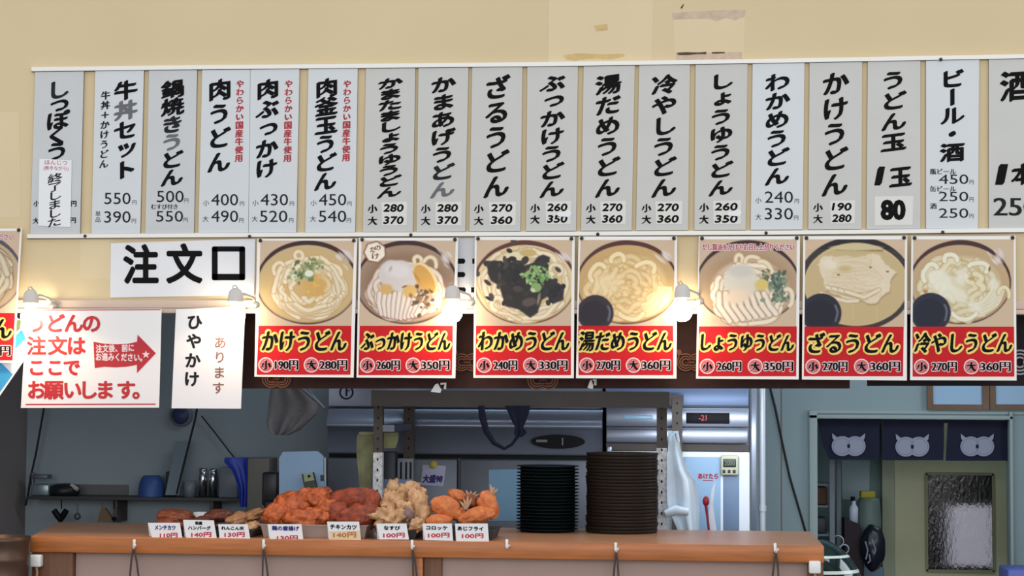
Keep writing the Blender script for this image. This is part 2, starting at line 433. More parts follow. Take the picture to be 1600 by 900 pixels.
def fn(m):
    column(m, 'しっぽくう', 91, 140, 236, 37, 30, YT, 0, PEN, .12, .02, {0: 1})
    for ch, u, v in (('小', 57, 318), ('大', 56, 345), ('円', 115, 318), ('円', 114, 344)): char(m, ch, u, v, 10, 10, YT, 1, nib(1))
letters(o, fn)
m = MB(); m.polypx([(61.5, 248), (112, 250.5), (110, 355), (59.5, 352.5)], YS - .003, .0008); sl = m.build('paper_slip', [M_PAPER], o)
m = MB()
fit(m, 'ほんじつ', 70, 105, 250.5, 257.5, YS - .0035, 1, ((0, 0),), slope=.03); fit(m, '(勝手ながら)', 68, 107, 259.5, 267, YS - .0035, 1, ((0, 0),), slope=.03)
column(m, '終了しました', 86, 278, 347, 24, 15, YS - .0035, 0, nib(1.4), .2, .02, {0: 0}); m.build('slip_lettering', [M_INKG, M_REDINK], sl)

o = board('menu_board', 'white menu board offering the beef bowl set at 550 yen, second from left', (149, 225), (143, 219), M_STRIPB)
def fn(m):
    column(m, '牛丼セット', 196.5, 141, 265, 37, 31, YT, 0, PENH, .14, .01, {1: 2})
    column(m, '牛丼＋かけうどん', 165, 149, 256, 15, 14, YT, 1, nib(1.6), .1, .03)
    price(m, '550', 163, 204, 310, 18, 1, 210); price(m, '390', 163, 204, 339, 18, 1, 209, ('単品', 153, 334, 9))
letters(o, fn)
o = board('menu_board', 'menu board for pot-boiled noodles, priced 500 and 550, third from left', (233, 308), (227, 303), M_STRIPL)
def fn(m):
    column(m, '鍋焼きうどん', 270, 139, 277, 36, 28, YT, 0, PENH, .14, .015, {3: 2, 2: 1})
    price(m, '500', 245, 287, 307, 18, 1, 291); price(m, '550', 244, 286, 338, 17, 1, 290)
    fit(m, 'むすび付き', 236, 277, 319, 327, YT, 1, ((0, 0), (.5, 0)))
letters(o, fn)
RED = 'やわらかい国産牛使用'
o = board('menu_board', 'white menu board for meat udon at 400, with small red side lettering', (316, 391), (310, 388), M_STRIPB)
def fn(m):
    column(m, '肉うどん', 343.5, 140, 253, 37, 34, YT, 0, PENH, .12, .02)
    column(m, RED, 375, 131, 247, 13, 12.5, YT, 3, nib(1.4), .06, .016)
    price(m, '400', 330, 372, 312, 18, 1, 378, ('小', 322, 317, 10)); price(m, '490', 330, 372, 338, 18, 1, 377, ('大', 321, 342, 10))
letters(o, fn)
o = board('menu_board', 'white menu board priced 430 and 520, touching the meat udon board', (391.5, 468), (388.5, 463), M_STRIPB)
def fn(m):
    column(m, '肉ぶっかけ', 418.5, 139, 263, 36, 31, YT, 0, PENH, .14, .02)
    column(m, RED, 451, 131, 247, 13, 12.5, YT, 3, nib(1.4), .06, .016)
    price(m, '430', 407, 450, 312, 18, 1, 456, ('小', 399, 317, 10)); price(m, '520', 406, 449, 338, 18, 1, 455, ('大', 398, 342, 10))
letters(o, fn)
o = board('menu_board', 'white menu board priced 450 and 540 between two wide beige gaps', (482, 559), (477, 555), M_STRIPB)
def fn(m):
    column(m, '肉釜玉うどん', 510.5, 137, 283, 36, 30, YT, 0, PENH, .13, .02)
    column(m, RED, 542.5, 131, 246, 13, 12.5, YT, 3, nib(1.4), .06, .016)
    price(m, '450', 498, 541, 312, 18, 1, 546, ('小', 490, 317, 10)); price(m, '540', 498, 541, 338, 18, 1, 545, ('大', 489, 342, 10))
letters(o, fn)
ST = [
 ((572, 649), (567, 645), 'かまたましょうゆうどん', 608, 130, 300, 40, 17, 582, (596, 636), ('280', '370'), (325, 344), 'grey menu board with the longest, most squeezed lettering, eleven characters'),
 ((654, 732), (651, 727), 'かまあげうどん', 691, 132, 296, 40, 26, 665, (680, 721), ('280', '370'), (325, 344), 'grey menu board priced 280 and 370 with a greyer last character'),
 ((738, 816.5), (733.5, 813), 'ざるうどん', 775, 137, 291, 42, 37, 748, (764, 806), ('270', '360'), (325, 344), 'grey menu board with five large characters, priced 270 and 360'),
 ((824, 903), (822, 900), 'ぶっかけうどん', 862, 130, 295, 40, 27, 836, (852, 892), ('260', '350'), (324, 342), 'grey menu board for bukkake udon, priced 260 and 350 with tape on the last digit'),
 ((912, 992), (908, 987), '湯だめうどん', 949, 132, 293, 41, 31, 923, (938, 978), ('270', '360'), (324, 342), 'grey menu board for hot-water udon, first of the pair priced 270 and 360'),
 ((999, 1078), (994, 1075), '冷やしうどん', 1037, 132, 293, 41, 31, 1010, (1024, 1066), ('270', '360'), (324, 342), 'grey menu board for chilled udon, beginning with the character for cold'),
 ((1087, 1168), (1085, 1165), 'しょうゆうどん', 1126, 127, 293, 40, 26, 1100, (1114, 1158), ('260', '350'), (323, 342), 'grey menu board for soy sauce udon with torn tape across its price'),
]
for i, (ut, ub, s, uc, v0, v1, w, h, pu, ps, pl, pv, lab) in enumerate(ST):
    o = board('menu_board', lab, ut, ub, M_STRIPG)
    std(o, s, uc, v0, v1, w, h, pu, ps, pl, pv, {6: 2, 5: 1} if i == 1 else None, i, i in (3, 6))
o = board('menu_board', 'white menu board for seaweed udon priced 240 and 330', (1176, 1257), (1173, 1254), M_STRIPB)
def fn(m):
    column(m, 'わかめうどん', 1215, 128, 275, 40, 29, YT, 0, PENH, .14, .01)
    price(m, '240', 1195, 1239, 308, 18, 1, 1245, ('小', 1185, 313, 10)); price(m, '330', 1195, 1239, 334, 18, 1, 1244, ('大', 1185, 339, 10))
letters(o, fn)
o = board('menu_board', 'grey menu board for plain kake udon, cheapest bowl at 190 and 280', (1265, 1347), (1263, 1346), M_STRIPG)
std(o, 'かけうどん', 1304, 130, 288, 43, 38, 1278, (1297, 1336), ('190', '280'), (323, 341))
o = board('menu_board', 'grey menu board with a big bold 80 on a white sticker', (1356, 1438), (1354, 1438), M_STRIPG)
st = MB().polypx([(1367, 307), (1427, 306), (1426, 351), (1367, 352)], YS - .0008, .0006); sk = st.build('price_sticker', [M_STICK], o)
m2 = MB(); fit(m2, '80', 1378, 1413, 314, 342, YS - .0012, 0, rnd(2.2, 8)); m2.build('price_lettering', [M_INK], sk)
def fn(m):
    column(m, 'うどん玉', 1396, 125, 222, 41, 30, YT, 0, PENH, .12, 0)
    fit(m, '1', 1370, 1379, 262, 288, YT, 0, nib(4.5, -.9, 4), slant=.2); char(m, '玉', 1407, 276, 36, 34, YT, 0, PENH, .1)
letters(o, fn)
o = board('menu_board', 'white menu board for beer and sake with three prices', (1447, 1530), (1447, 1528), M_STRIPB)
def fn(m):
    column(m, 'ビール・酒', 1488, 123, 238, 39, 30, YT, 0, PENH, .06, 0)
    for t, u0, u1, v in (('瓶ビール', 1453, 1493, 268), ('缶ビール', 1453, 1493, 295), ('酒', 1453, 1463, 322)): fit(m, t, u0, u1, v - 4.5, v + 4.5, YT, 1, ((0, 0), (.6, 0)))
    price(m, '450', 1467, 1513, 280, 15, 1, 1518); price(m, '250', 1467, 1513, 307, 15, 1, 1518); price(m, '250', 1467, 1513, 333, 15, 1, 1518)
letters(o, fn)
o = board('menu_board', 'rightmost grey menu board for sake, cut by the photo edge', (1545, 1634), (1545, 1634), M_STRIPG)
def fn(m):
    char(m, '酒', 1588, 134, 52, 50, YT, 0, nib(5, -.7, 4), .06)
    fit(m, '1', 1559, 1571, 258, 287, YT, 0, nib(4.5, -.9, 4), slant=.2); char(m, '本', 1598, 272, 36, 34, YT, 0, PENH, .1)
    fit(m, '250', 1553, 1621, 309, 337, YT, 1, nib(2, 0, 2))
letters(o, fn)
# the two white rails that carry the boards, with their dark nails
def rail(name, label, pts, hw, nails):
    m = MB()
    pv = [(u, v - hw) for u, v in pts] + [(u, v + hw) for u, v in pts[::-1]]
    m.polypx(pv, -.02, .019, 0)
    lip = [(u, v + hw - 1) for u, v in pts] + [(u, v + hw + 1.2) for u, v in pts[::-1]]
    m.polypx(lip, -.012, .011, 1)
    o = m.build(name, [M_RAILW, M_EDGE]); tag(o, label, 'rail')
    for u, v in nails:
        n = MB(); c = P(u, v, -.02); n.lathe([(0, -.006), (.006, -.005), (.0075, -.002), (.006, 0.004)], c, 12, 0, 'Y'); n.build('nail', M_PIN, o)
    return o
rail('board_rail', 'white rail along the tops of the menu boards', [(49, 108), (300, 105), (600, 102.5), (900, 99.5), (1200, 95), (1640, 87)], 3.2, [(1470, 93)])
rail('board_rail', 'white rail below the menu boards, studded with dark nails', [(42, 369), (300, 367.5), (600, 366), (900, 365), (1200, 363.5), (1640, 359)], 3.2,
     [(133, 369), (390, 369.5), (642, 367), (934, 366), (1197, 364), (1473, 363)])

# ------------------------------------------------------------------ signs
m = MB().polypx([(173, 380), (399, 373), (397, 461), (172, 465)], -.008, .006); o = m.build('order_sign', [mat('sign_board_white', (232, 232, 236), .5, var=.02)])
tag(o, 'wide white sign with three large black characters below the left menu boards', 'sign')
m = MB()
for ch, u, v, w, h in (('注', 220, 413, 56, 64), ('文', 288, 412, 57, 64)): char(m, ch, u, v, w, h, -.009, 0, rnd(2.1, 8))
for a, b, c, e in ((331, 385, 383, 393), (331, 428, 383, 438), (331, 385, 340, 438), (374, 385, 383, 438)): m.polypx([(a + 2, b), (c - 2, b), (c, b + 2), (c, e - 2), (c - 2, e), (a + 2, e), (a, e - 2), (a, b + 2)], -.0092, .0003)
m.build('lettering', [M_INK], o)
m = MB().polypx([(704, 372), (752, 372), (750, 489), (703, 490)], -.004, .003); o = m.build('hidden_sign', [mat('grey_sign_board', (208, 208, 212), .5)])
tag(o, 'pale grey sign mostly hidden between the second and third noodle posters', 'sign')
m = MB()
for a, b, v, h in ((704, 727, 408, 8), (738, 751, 408, 8), (704, 727, 429, 8), (705, 728, 453, 8), (736, 750, 453, 8)):
    m.polypx([(a, v - h / 2), (b - 2, v - h / 2), (b, v - 1), (b, v + 1), (b - 2, v + h / 2), (a, v + h / 2)], -.0046, .0004)
m.build('lettering', [M_INK], o)

YG = -.042
m = MB().polypx([(42, 483), (252.5, 482), (248.5, 637), (32.5, 637.5)], YG, .0015); o = m.build('notice_sheet', [mat('laminated_notice', (240, 236, 236), .4)])
tag(o, 'white notice with red lettering and a red arrow, lit by the left bulb', 'sign')
m = MB()
for s, us, v, w in (('うどんの', (57, 86, 115, 143), 505, 31), ('注文は', (57, 90, 119), 540, 31), ('ここで', (57, 86, 112), 574, 28), ('お願いします。', (57, 84, 113, 138, 164, 197, 222), 609, 31)):
    for ch, u in zip(s, us): char(m, ch, u, v, w, w, YG - .0006, 0, rnd(1.2, 6))
m.polypx([(44, 484), (251, 483), (251, 484.6), (44, 485.6)], YG - .0006, .0004); m.polypx([(40, 631), (243, 630.5), (243, 632.5), (40, 633)], YG - .0006, .0004)
m.build('lettering', [mat('notice_red', (196, 40, 44), .5)], o)
m = MB()
up = [(146, 534), (163, 537), (182, 538), (200, 537), (214, 534)]; dn = [(214, 570), (198, 573), (180, 574), (163, 573), (148, 575)]
m.polypx(up + [(215, 523), (243.5, 552), (214, 583)] + dn, YG - .001, .0008)
ar = m.build('printed_arrow', [mat('arrow_red', (186, 38, 48), .5)], o)
m = MB(); fit(m, '注文後、前に', 150, 209, 538, 550, YG - .0014, 0, rnd(.5, 4), slope=-.03); fit(m, 'お進みください。', 150, 222, 552, 564, YG - .0014, 0, rnd(.5, 4), slope=.02)
st5 = [(228 + (6.5 if k % 2 == 0 else 2.8) * math.sin(k * math.pi / 5), 554 - (6.5 if k % 2 == 0 else 2.8) * math.cos(k * math.pi / 5)) for k in range(10)]
m.polypx(st5, YG - .0016, .0004)
m.build('lettering', [M_PINKW], ar)
m = MB().polypx([(275, 483), (383, 479), (376.5, 638.5), (268, 638)], YG, .0015); o = m.build('notice_sheet', [mat('laminated_notice_two', (238, 236, 238), .4)])
tag(o, 'narrow white notice with two vertical lines of lettering, hanging under the order sign', 'sign')
m = MB()
for ch, u, v in zip('ひやかけ', (304, 303, 301, 299.5), (503, 533, 563, 592)): char(m, ch, u, v, 25, 25, YG - .0006, 0, rnd(1.0, 6))
for ch, u, v in zip('あります', (344, 343.5, 342.5, 341), (535, 558, 582, 606)): char(m, ch, u, v, 20, 20, YG - .0006, 1, rnd(.4, 4))
m.build('lettering', [M_INKG, M_BROWNINK], o)
# ------------------------------------------------------------------ noodle posters: the printed pictures are drawn here, ink by ink
class Print:
    S = .5
    def __init__(s, bg, seed):
        s.a = np.zeros((450, 520, 3)) + np.array(bg, float); s.r = random.Random(seed)
        yy, xx = np.mgrid[0:450, 0:520]; s.x = xx / s.S; s.y = yy / s.S
    def mix(s, mask, col): s.a += mask[..., None] * (np.array(col, float) - s.a)
    def ell(s, cx, cy, rx, ry, col, rot=0, soft=5, op=1, wob=0):
        c, n = math.cos(rot), math.sin(rot); dx, dy = s.x - cx, s.y - cy
        px, py = dx * c + dy * n, -dx * n + dy * c
        q = np.sqrt((px / rx) ** 2 + (py / ry) ** 2)
        if wob:
            an = np.arctan2(py, px); q = q * (1 + wob * (np.sin(an * 3 + s.r.random() * 6) * .6 + np.sin(an * 5 + s.r.random() * 6) * .5 + np.sin(an * 9 + 1) * .25))
        s.mix(np.clip((1 - q) * min(rx, ry) / soft + .5, 0, 1) * op, col)
    def poly(s, pts, col, op=1):
        ins = np.zeros(s.x.shape, bool); n = len(pts)
        for i in range(n):
            x1, y1 = pts[i]; x2, y2 = pts[(i + 1) % n]
            if y1 == y2: continue
            ins ^= ((y1 > s.y) != (y2 > s.y)) & (s.x < (x2 - x1) * (s.y - y1) / (y2 - y1) + x1)
        s.mix(blur(ins.astype(float), 2) * op, col)
    def line(s, pts, r, col, shade=None, hi=None, op=1):
        P_ = np.array(pts, float); d = np.full(s.x.shape, 1e9)
        x0, x1 = P_[:, 0].min() - r * 2, P_[:, 0].max() + r * 2; y0, y1 = P_[:, 1].min() - r * 2, P_[:, 1].max() + r * 2
        a, b = max(0, int(y0 * s.S)), min(450, int(y1 * s.S) + 1); c, e = max(0, int(x0 * s.S)), min(520, int(x1 * s.S) + 1)
        if a >= b or c >= e: return
        X, Y = s.x[a:b, c:e], s.y[a:b, c:e]; D = np.full(X.shape, 1e9)
        for (ax, ay), (bx, by) in zip(P_[:-1], P_[1:]):
            vx, vy = bx - ax, by - ay; L = vx * vx + vy * vy + 1e-6
            t = np.clip(((X - ax) * vx + (Y - ay) * vy) / L, 0, 1)
            D = np.minimum(D, np.hypot(X - ax - t * vx, Y - ay - t * vy))
        A = s.a[a:b, c:e]
        def mx(mask, k): A[...] = A + mask[..., None] * (np.array(k, float) - A)
        if shade: mx(np.clip((r * 1.35 - D) / 5 + .5, 0, 1) * .62 * op, shade)
        mx(np.clip((r - D) / 5 + .5, 0, 1) * op, col)
        if hi: mx(np.clip((r * .5 - D) / 8 + .5, 0, 1) * .6 * op, hi)
    def noodle_arc(s, cx, cy, rx, ry, a0, a1, r, col, shade, hi, wob=10, op=1):
        n = 14; ph = s.r.random() * 6
        pts = [(cx + (rx + wob * math.sin(ph + k * .7)) * math.cos(a0 + (a1 - a0) * k / n), cy + (ry + wob * math.cos(ph + k * .6)) * math.sin(a0 + (a1 - a0) * k / n)) for k in range(n + 1)]
        s.line(pts, r, col, shade, hi, op)
    def noodles(s, cx, cy, rx, ry, n, r, col, shade, hi, lo=.15, wob=14, span=(.7, 2.2), op=1):
        for _ in range(n):
            k = lo + (1 - lo) * math.sqrt(s.r.random()); a = s.r.random() * 6.283
            j = s.r.uniform(-14, 14); c = tuple(x + j for x in col)
            s.noodle_arc(cx + s.r.uniform(-20, 20), cy + s.r.uniform(-15, 15), rx * k, ry * k, a, a + s.r.uniform(*span), r * s.r.uniform(.85, 1.15), c, shade, hi, wob, op)
    def bits(s, cx, cy, sx, sy, n, r, cols):
        for _ in range(n):
            x, y = s.r.gauss(cx, sx), s.r.gauss(cy, sy)
            s.ell(x, y, r * s.r.uniform(.6, 1.3), r * s.r.uniform(.4, 1), s.r.choice(cols), s.r.random() * 3, 4)
def blur(a, k):
    for _ in range(2):
        for ax in (0, 1):
            p = np.concatenate([np.repeat(np.take(a, [0], ax), k, ax), a, np.repeat(np.take(a, [-1], ax), k, ax)], ax)
            c = np.cumsum(p, ax); w = 2 * k + 1
            c = np.concatenate([np.zeros_like(np.take(c, [0], ax)), c], ax)
            n = a.shape[ax]; a = (np.take(c, range(w, w + n), ax) - np.take(c, range(0, n), ax)) / w
    return a
TBL = (212, 186, 158); NOO = (232, 212, 176); NSH = (186, 150, 104); NHI = (246, 234, 212)
def bowl(p, rim, inner, cx=480, cy=456, rx=478, ry=394, t=30, ib=None):
    p.ell(cx, cy, rx, ry, rim, wob=.006); p.ell(cx, cy + 13, rx - t * .5, ry - t * 1.0, inner)
    p.noodle_arc(cx, cy + 13, rx - t * .5, ry - t, .2, 2.9, 9, tuple(x - 26 for x in inner), None, None, 0, .5)
    if ib: p.ell(cx, cy + 40, rx - t * 2.2, ry - t * 2.6, ib, soft=70)
def shine(p): 
    for k in range(14): p.ell(p.r.gauss(830, 34), p.r.gauss(215, 30), 34, 11, (232, 224, 222), .8, 10, .55)
def cup(p, cx, cy, r, col=(58, 52, 60)):
    p.ell(cx, cy, r + 6, r + 4, tuple(x + 8 for x in col)); p.ell(cx, cy, r, r - 3, col); p.noodle_arc(cx, cy, r * .82, r * .82, -.5, .5, 10, (104, 104, 116), None, None, 2); p.ell(cx - 15, cy + 10, r * .78, r * .76, tuple(x - 8 for x in col), soft=20)
def art_kake():
    p = Print(TBL, 3); bowl(p, (66, 44, 46), (206, 178, 132), ib=(212, 180, 126)); shine(p)
    p.ell(500, 480, 340, 300, (212, 178, 118), soft=60)
    p.noodles(500, 500, 335, 290, 46, 19, NOO, NSH, NHI, .35)
    for k in range(7): p.noodle_arc(510, 470, 330 - k * 12, 300 - k * 10, .3 + k * .12, 2.5 - k * .05, 18, NOO, NSH, NHI)
    p.ell(560, 480, 120, 120, (216, 170, 96), soft=60, op=.7); p.noodle_arc(400, 205, 38, 38, 0, 6.3, 17, NOO, NSH, NHI, 2); p.noodle_arc(390, 320, 50, 60, 3, 6.2, 16, NOO, NSH, NHI, 2)
    p.noodle_arc(215, 340, 50, 70, 2.6, 5.6, 18, NOO, NSH, NHI, 3)
    p.bits(440, 370, 62, 40, 70, 20, [(120, 134, 92), (150, 160, 116), (96, 112, 76), (176, 182, 140)]); p.bits(540, 290, 34, 30, 26, 18, [(126, 140, 92), (160, 168, 120)])
    p.ell(495, 372, 40, 32, (232, 234, 214)); p.ell(355, 405, 28, 26, (222, 226, 196)); p.ell(365, 408, 10, 8, (150, 160, 110))
    p.bits(540, 490, 50, 50, 20, 12, [(240, 190, 110), (226, 176, 96)])
    return p
def art_bukkake():
    p = Print(TBL, 5); bowl(p, (70, 46, 46), (168, 140, 118), ib=(150, 120, 98)); shine(p)
    p.ell(470, 560, 350, 270, (200, 172, 148), soft=30)
    p.noodles(470, 540, 350, 270, 30, 22, (228, 208, 190), (150, 112, 96), (244, 230, 220), .5)
    for k in range(10): p.line([(230 + k * 48, 560 + 20 * math.sin(k)), (222 + k * 46, 650), (250 + k * 36, 790 - abs(k - 5) * 8)], 23, (230, 212, 198), (140, 104, 92), (246, 234, 226))
    p.noodle_arc(585, 250, 36, 38, 2.6, 6.6, 17, NOO, NSH, NHI, 2); p.noodle_arc(700, 290, 60, 70, 3.6, 6.6, 17, NOO, NSH, NHI, 2)
    p.ell(400, 390, 185, 145, (216, 206, 202), .3, 20, 1, .05); p.ell(390, 340, 120, 70, (226, 218, 216), .2, 40); p.ell(330, 330, 12, 30, (190, 178, 174), .4, 10)
    p.ell(290, 520, 60, 50, (216, 176, 112), 0, 20); p.ell(510, 540, 66, 60, (222, 180, 108), 0, 20, 1, .06); p.ell(460, 495, 26, 8, (120, 96, 60), -.4)
    p.ell(660, 425, 170, 96, (240, 214, 160), 1.05); p.ell(648, 430, 152, 78, (214, 164, 88), 1.05); p.poly([(530, 340), (600, 420), (610, 470), (560, 400)], (150, 112, 74), .5)
    p.bits(630, 620, 55, 55, 60, 20, [(150, 120, 92), (120, 94, 74), (190, 164, 132), (104, 82, 66)])
    pts = [(185 + 112 * math.cos(a), 172 + 108 * math.sin(a)) for a in [k * math.pi * 2 / 7 - 1.4 for k in range(7)]]; p.poly(pts, (120, 70, 56))
    p.poly([(185 + (x - 185) * .9, 172 + (y - 172) * .9) for x, y in pts], (250, 236, 220))
    return p
def art_wakame():
    p = Print(TBL, 7); bowl(p, (98, 58, 54), (226, 206, 164), ib=(222, 194, 142)); shine(p)
    p.noodles(480, 480, 400, 330, 44, 19, NOO, NSH, NHI, .55); p.ell(380, 230, 120, 46, (232, 220, 180), 0, 16); p.ell(510, 180, 80, 36, (206, 178, 118), 0, 10)
    p.noodle_arc(220, 660, 55, 60, 1.8, 6.6, 20, (238, 216, 186), NSH, NHI, 3); p.noodle_arc(770, 340, 60, 50, 3.2, 7.4, 18, NOO, NSH, NHI, 3)
    p.poly([(125, 260), (200, 250), (300, 270), (440, 250), (480, 300), (560, 270), (600, 215), (650, 195), (715, 220), (700, 330), (690, 400), (760, 440), (850, 500), (840, 620), (740, 660), (690, 590), (640, 620), (600, 740), (530, 790), (420, 710), (300, 680), (260, 560), (240, 490), (160, 440), (130, 370)], (56, 52, 52))
    p.bits(400, 420, 150, 130, 60, 34, [(48, 46, 48), (64, 60, 58), (78, 72, 66), (52, 50, 50)]); p.bits(760, 540, 50, 50, 18, 34, [(48, 46, 48), (60, 58, 60)]); p.bits(650, 270, 30, 40, 10, 30, [(52, 50, 50), (64, 60, 58)])
    p.ell(520, 640, 70, 40, (96, 82, 78), -.2, 16); p.ell(610, 610, 14, 60, (140, 124, 112), .2, 8)
    p.bits(570, 400, 62, 46, 60, 20, [(124, 164, 96), (150, 186, 120), (98, 136, 76), (170, 198, 140)]); p.bits(590, 330, 40, 20, 16, 16, [(136, 172, 104), (160, 192, 128)])
    p.ell(585, 505, 50, 44, (140, 172, 108)); p.ell(555, 530, 26, 18, (206, 214, 170), .6); p.ell(532, 392, 14, 12, (44, 60, 36)); p.ell(590, 400, 12, 14, (50, 66, 40))
    return p
def art_yudame(seed=9, col=(234, 204, 150), sh=(196, 152, 96), hi=(246, 226, 182), inner=(206, 170, 118), rim=(88, 54, 50), cupc=(60, 52, 60), n=42):
    p = Print(TBL, seed); bowl(p, rim, inner, ib=tuple(x - 4 for x in inner)); shine(p)
    p.ell(480, 500, 370, 300, tuple(x - 8 for x in col), 0, 50, 1, .04)
    p.noodles(460, 500, 350, 290, n, 26, col, sh, hi, .1, 26, (.6, 1.8), .75)
    p.ell(300, 470, 130, 100, hi, -.3, 70, .6); p.noodle_arc(215, 390, 80, 100, 2.6, 5.4, 20, hi, sh, hi, 6); p.noodle_arc(390, 250, 60, 60, 3.0, 6.3, 20, hi, sh, hi, 4); p.noodle_arc(650, 330, 90, 60, 3.6, 6.8, 20, hi, sh, hi, 6)
    for k in range(6): p.noodle_arc(560, 480, 330 - k * 22, 300 - k * 22, .1, 1.3, 15, hi, sh, hi, 4, .8)
    p.noodle_arc(520, 740, 110, 60, .2, 3.0, 20, hi, sh, hi, 5)
    return p
def art_shoyu():
    p = Print(TBL, 11); bowl(p, (64, 46, 48), (186, 158, 130), cx=500, rx=486, ib=(176, 146, 116))
    p.ell(520, 540, 370, 300, (206, 182, 154), 0, 30); p.noodles(500, 560, 350, 280, 34, 22, (232, 216, 190), (160, 124, 92), (246, 236, 220), .4)
    for k in range(8): p.line([(230 + k * 60, 560), (230 + k * 68, 680), (330 + k * 62, 820 - k * 10)], 24, (234, 216, 194), (150, 114, 88), (248, 238, 224))
    p.noodle_arc(418, 240, 34, 42, 2.8, 6.8, 18, NOO, NSH, NHI, 2); p.noodle_arc(545, 260, 70, 46, 3.0, 6.2, 18, NOO, NSH, NHI, 2); p.noodle_arc(620, 380, 110, 120, 4.6, 6.5, 20, NOO, NSH, NHI, 3)
    p.ell(440, 440, 170, 150, (222, 212, 196), .3, 40, 1, .05); p.ell(430, 350, 110, 60, (206, 202, 192), 0, 40); p.ell(400, 590, 120, 70, (238, 214, 188), -.2, 40)
    p.ell(630, 480, 66, 50, (220, 196, 116), 0, 20); p.bits(660, 390, 30, 24, 24, 14, [(150, 150, 110), (190, 186, 150), (110, 108, 84)])
    p.bits(790, 470, 46, 56, 60, 24, [(92, 112, 100), (112, 130, 112), (80, 98, 88), (140, 154, 130)]); p.bits(790, 590, 30, 30, 20, 22, [(100, 118, 102), (130, 142, 122)]); p.ell(795, 615, 28, 26, (150, 160, 140))
    p.noodle_arc(870, 600, 50, 80, 4.4, 7.4, 20, (228, 212, 186), NSH, NHI, 3)
    return p
def art_zaru():
    p = Print((214, 188, 160), 13); p.ell(520, 470, 540, 440, (44, 40, 46)); p.ell(525, 475, 490, 390, (214, 192, 146)); p.ell(525, 480, 484, 372, (206, 182, 136))
    for k in range(60): p.line([(40, 150 + k * 12), (1000, 150 + k * 12)], 1.5, (190, 164, 118), op=.5)
    p.poly([(340, 146), (780, 156), (780, 166), (340, 152)], (120, 104, 70)); p.ell(525, 130, 240, 26, (212, 194, 150), 0, 8)
    for x in (495, 715): p.line([(x, 640), (x, 800)], 3, (216, 194, 148))
    sh = (168, 134, 90)
    out = [(165, 290), (215, 215), (300, 205), (420, 230), (560, 225), (640, 185), (740, 195), (800, 280), (850, 325), (905, 355), (850, 430), (845, 540), (790, 570), (720, 655), (650, 655), (560, 620), (500, 640), (400, 600), (300, 560), (240, 530), (210, 400)]
    q = []
    for (x1, y1), (x2, y2) in zip(out, out[1:] + out[:1]):
        for k in range(4): q.append((x1 + (x2 - x1) * k / 4 + p.r.uniform(-9, 9), y1 + (y2 - y1) * k / 4 + p.r.uniform(-9, 9)))
    out = q
    p.poly([(x + 5, y + 14) for x, y in out], sh, .8); p.poly(out, (230, 214, 186))
    p.ell(470, 330, 200, 60, (222, 202, 166), -.1, 60, .7); p.ell(640, 480, 150, 70, (236, 222, 198), .2, 60, .8); p.ell(300, 280, 90, 50, (238, 226, 204), 0, 40, .8)
    for k in range(26):
        y = p.r.uniform(230, 560); x = p.r.uniform(240, 560); L = p.r.uniform(120, 260)
        p.line([(x, y), (x + L * .5, y + p.r.uniform(-20, 30)), (x + L, y + p.r.uniform(-20, 50))], 18, (230, 213, 183), (204, 180, 142), (238, 224, 198), .5)
    for k in range(4): p.line([(250 + k * 60, 500 + k * 14), (420 + k * 60, 560 + k * 12), (620 + k * 40, 600 - k * 25)], 17, (230, 214, 186), sh, (240, 226, 200))
    p.line([(195, 555), (300, 600), (440, 635), (540, 630)], 16, (230, 214, 186), sh, (240, 226, 200)); p.ell(420, 330, 60, 30, (208, 184, 134), 0, 30)
    for x, y in ((660, 315), (820, 355), (360, 385)): p.ell(x, y, 14, 8, (130, 106, 72))
    cup(p, 200, 745, 182, (44, 44, 56)); return p
def art_hiya():
    p = art_yudame(17, (228, 214, 176), (182, 154, 104), (240, 234, 212), (200, 170, 132), (72, 48, 48), (44, 46, 62), 40)
    for x, y, a, b in ((500, 410, 60, 80), (280, 420, 110, 80), (620, 690, 60, 40), (800, 470, 50, 40), (420, 560, 160, 70)): p.ell(x, y, a, b, (240, 236, 218), .4, 40, .75)
    p.noodle_arc(890, 580, 50, 80, 3.4, 6.5, 16, (238, 226, 190), (170, 136, 84), None, 2); p.ell(755, 330, 9, 24, (120, 90, 50), .2); p.ell(585, 420, 30, 18, (196, 166, 112), 0, 14); p.ell(155, 540, 22, 16, (190, 140, 84), 0, 12)
    cup(p, 205, 740, 182, (44, 46, 62)); return p
def art_cut():
    p = Print(TBL, 21); bowl(p, (92, 84, 92), (196, 172, 140), ib=(190, 160, 126)); p.noodles(480, 480, 400, 320, 70, 24, (206, 190, 162), (134, 106, 82), (226, 212, 188), .1); return p
YP = -.036
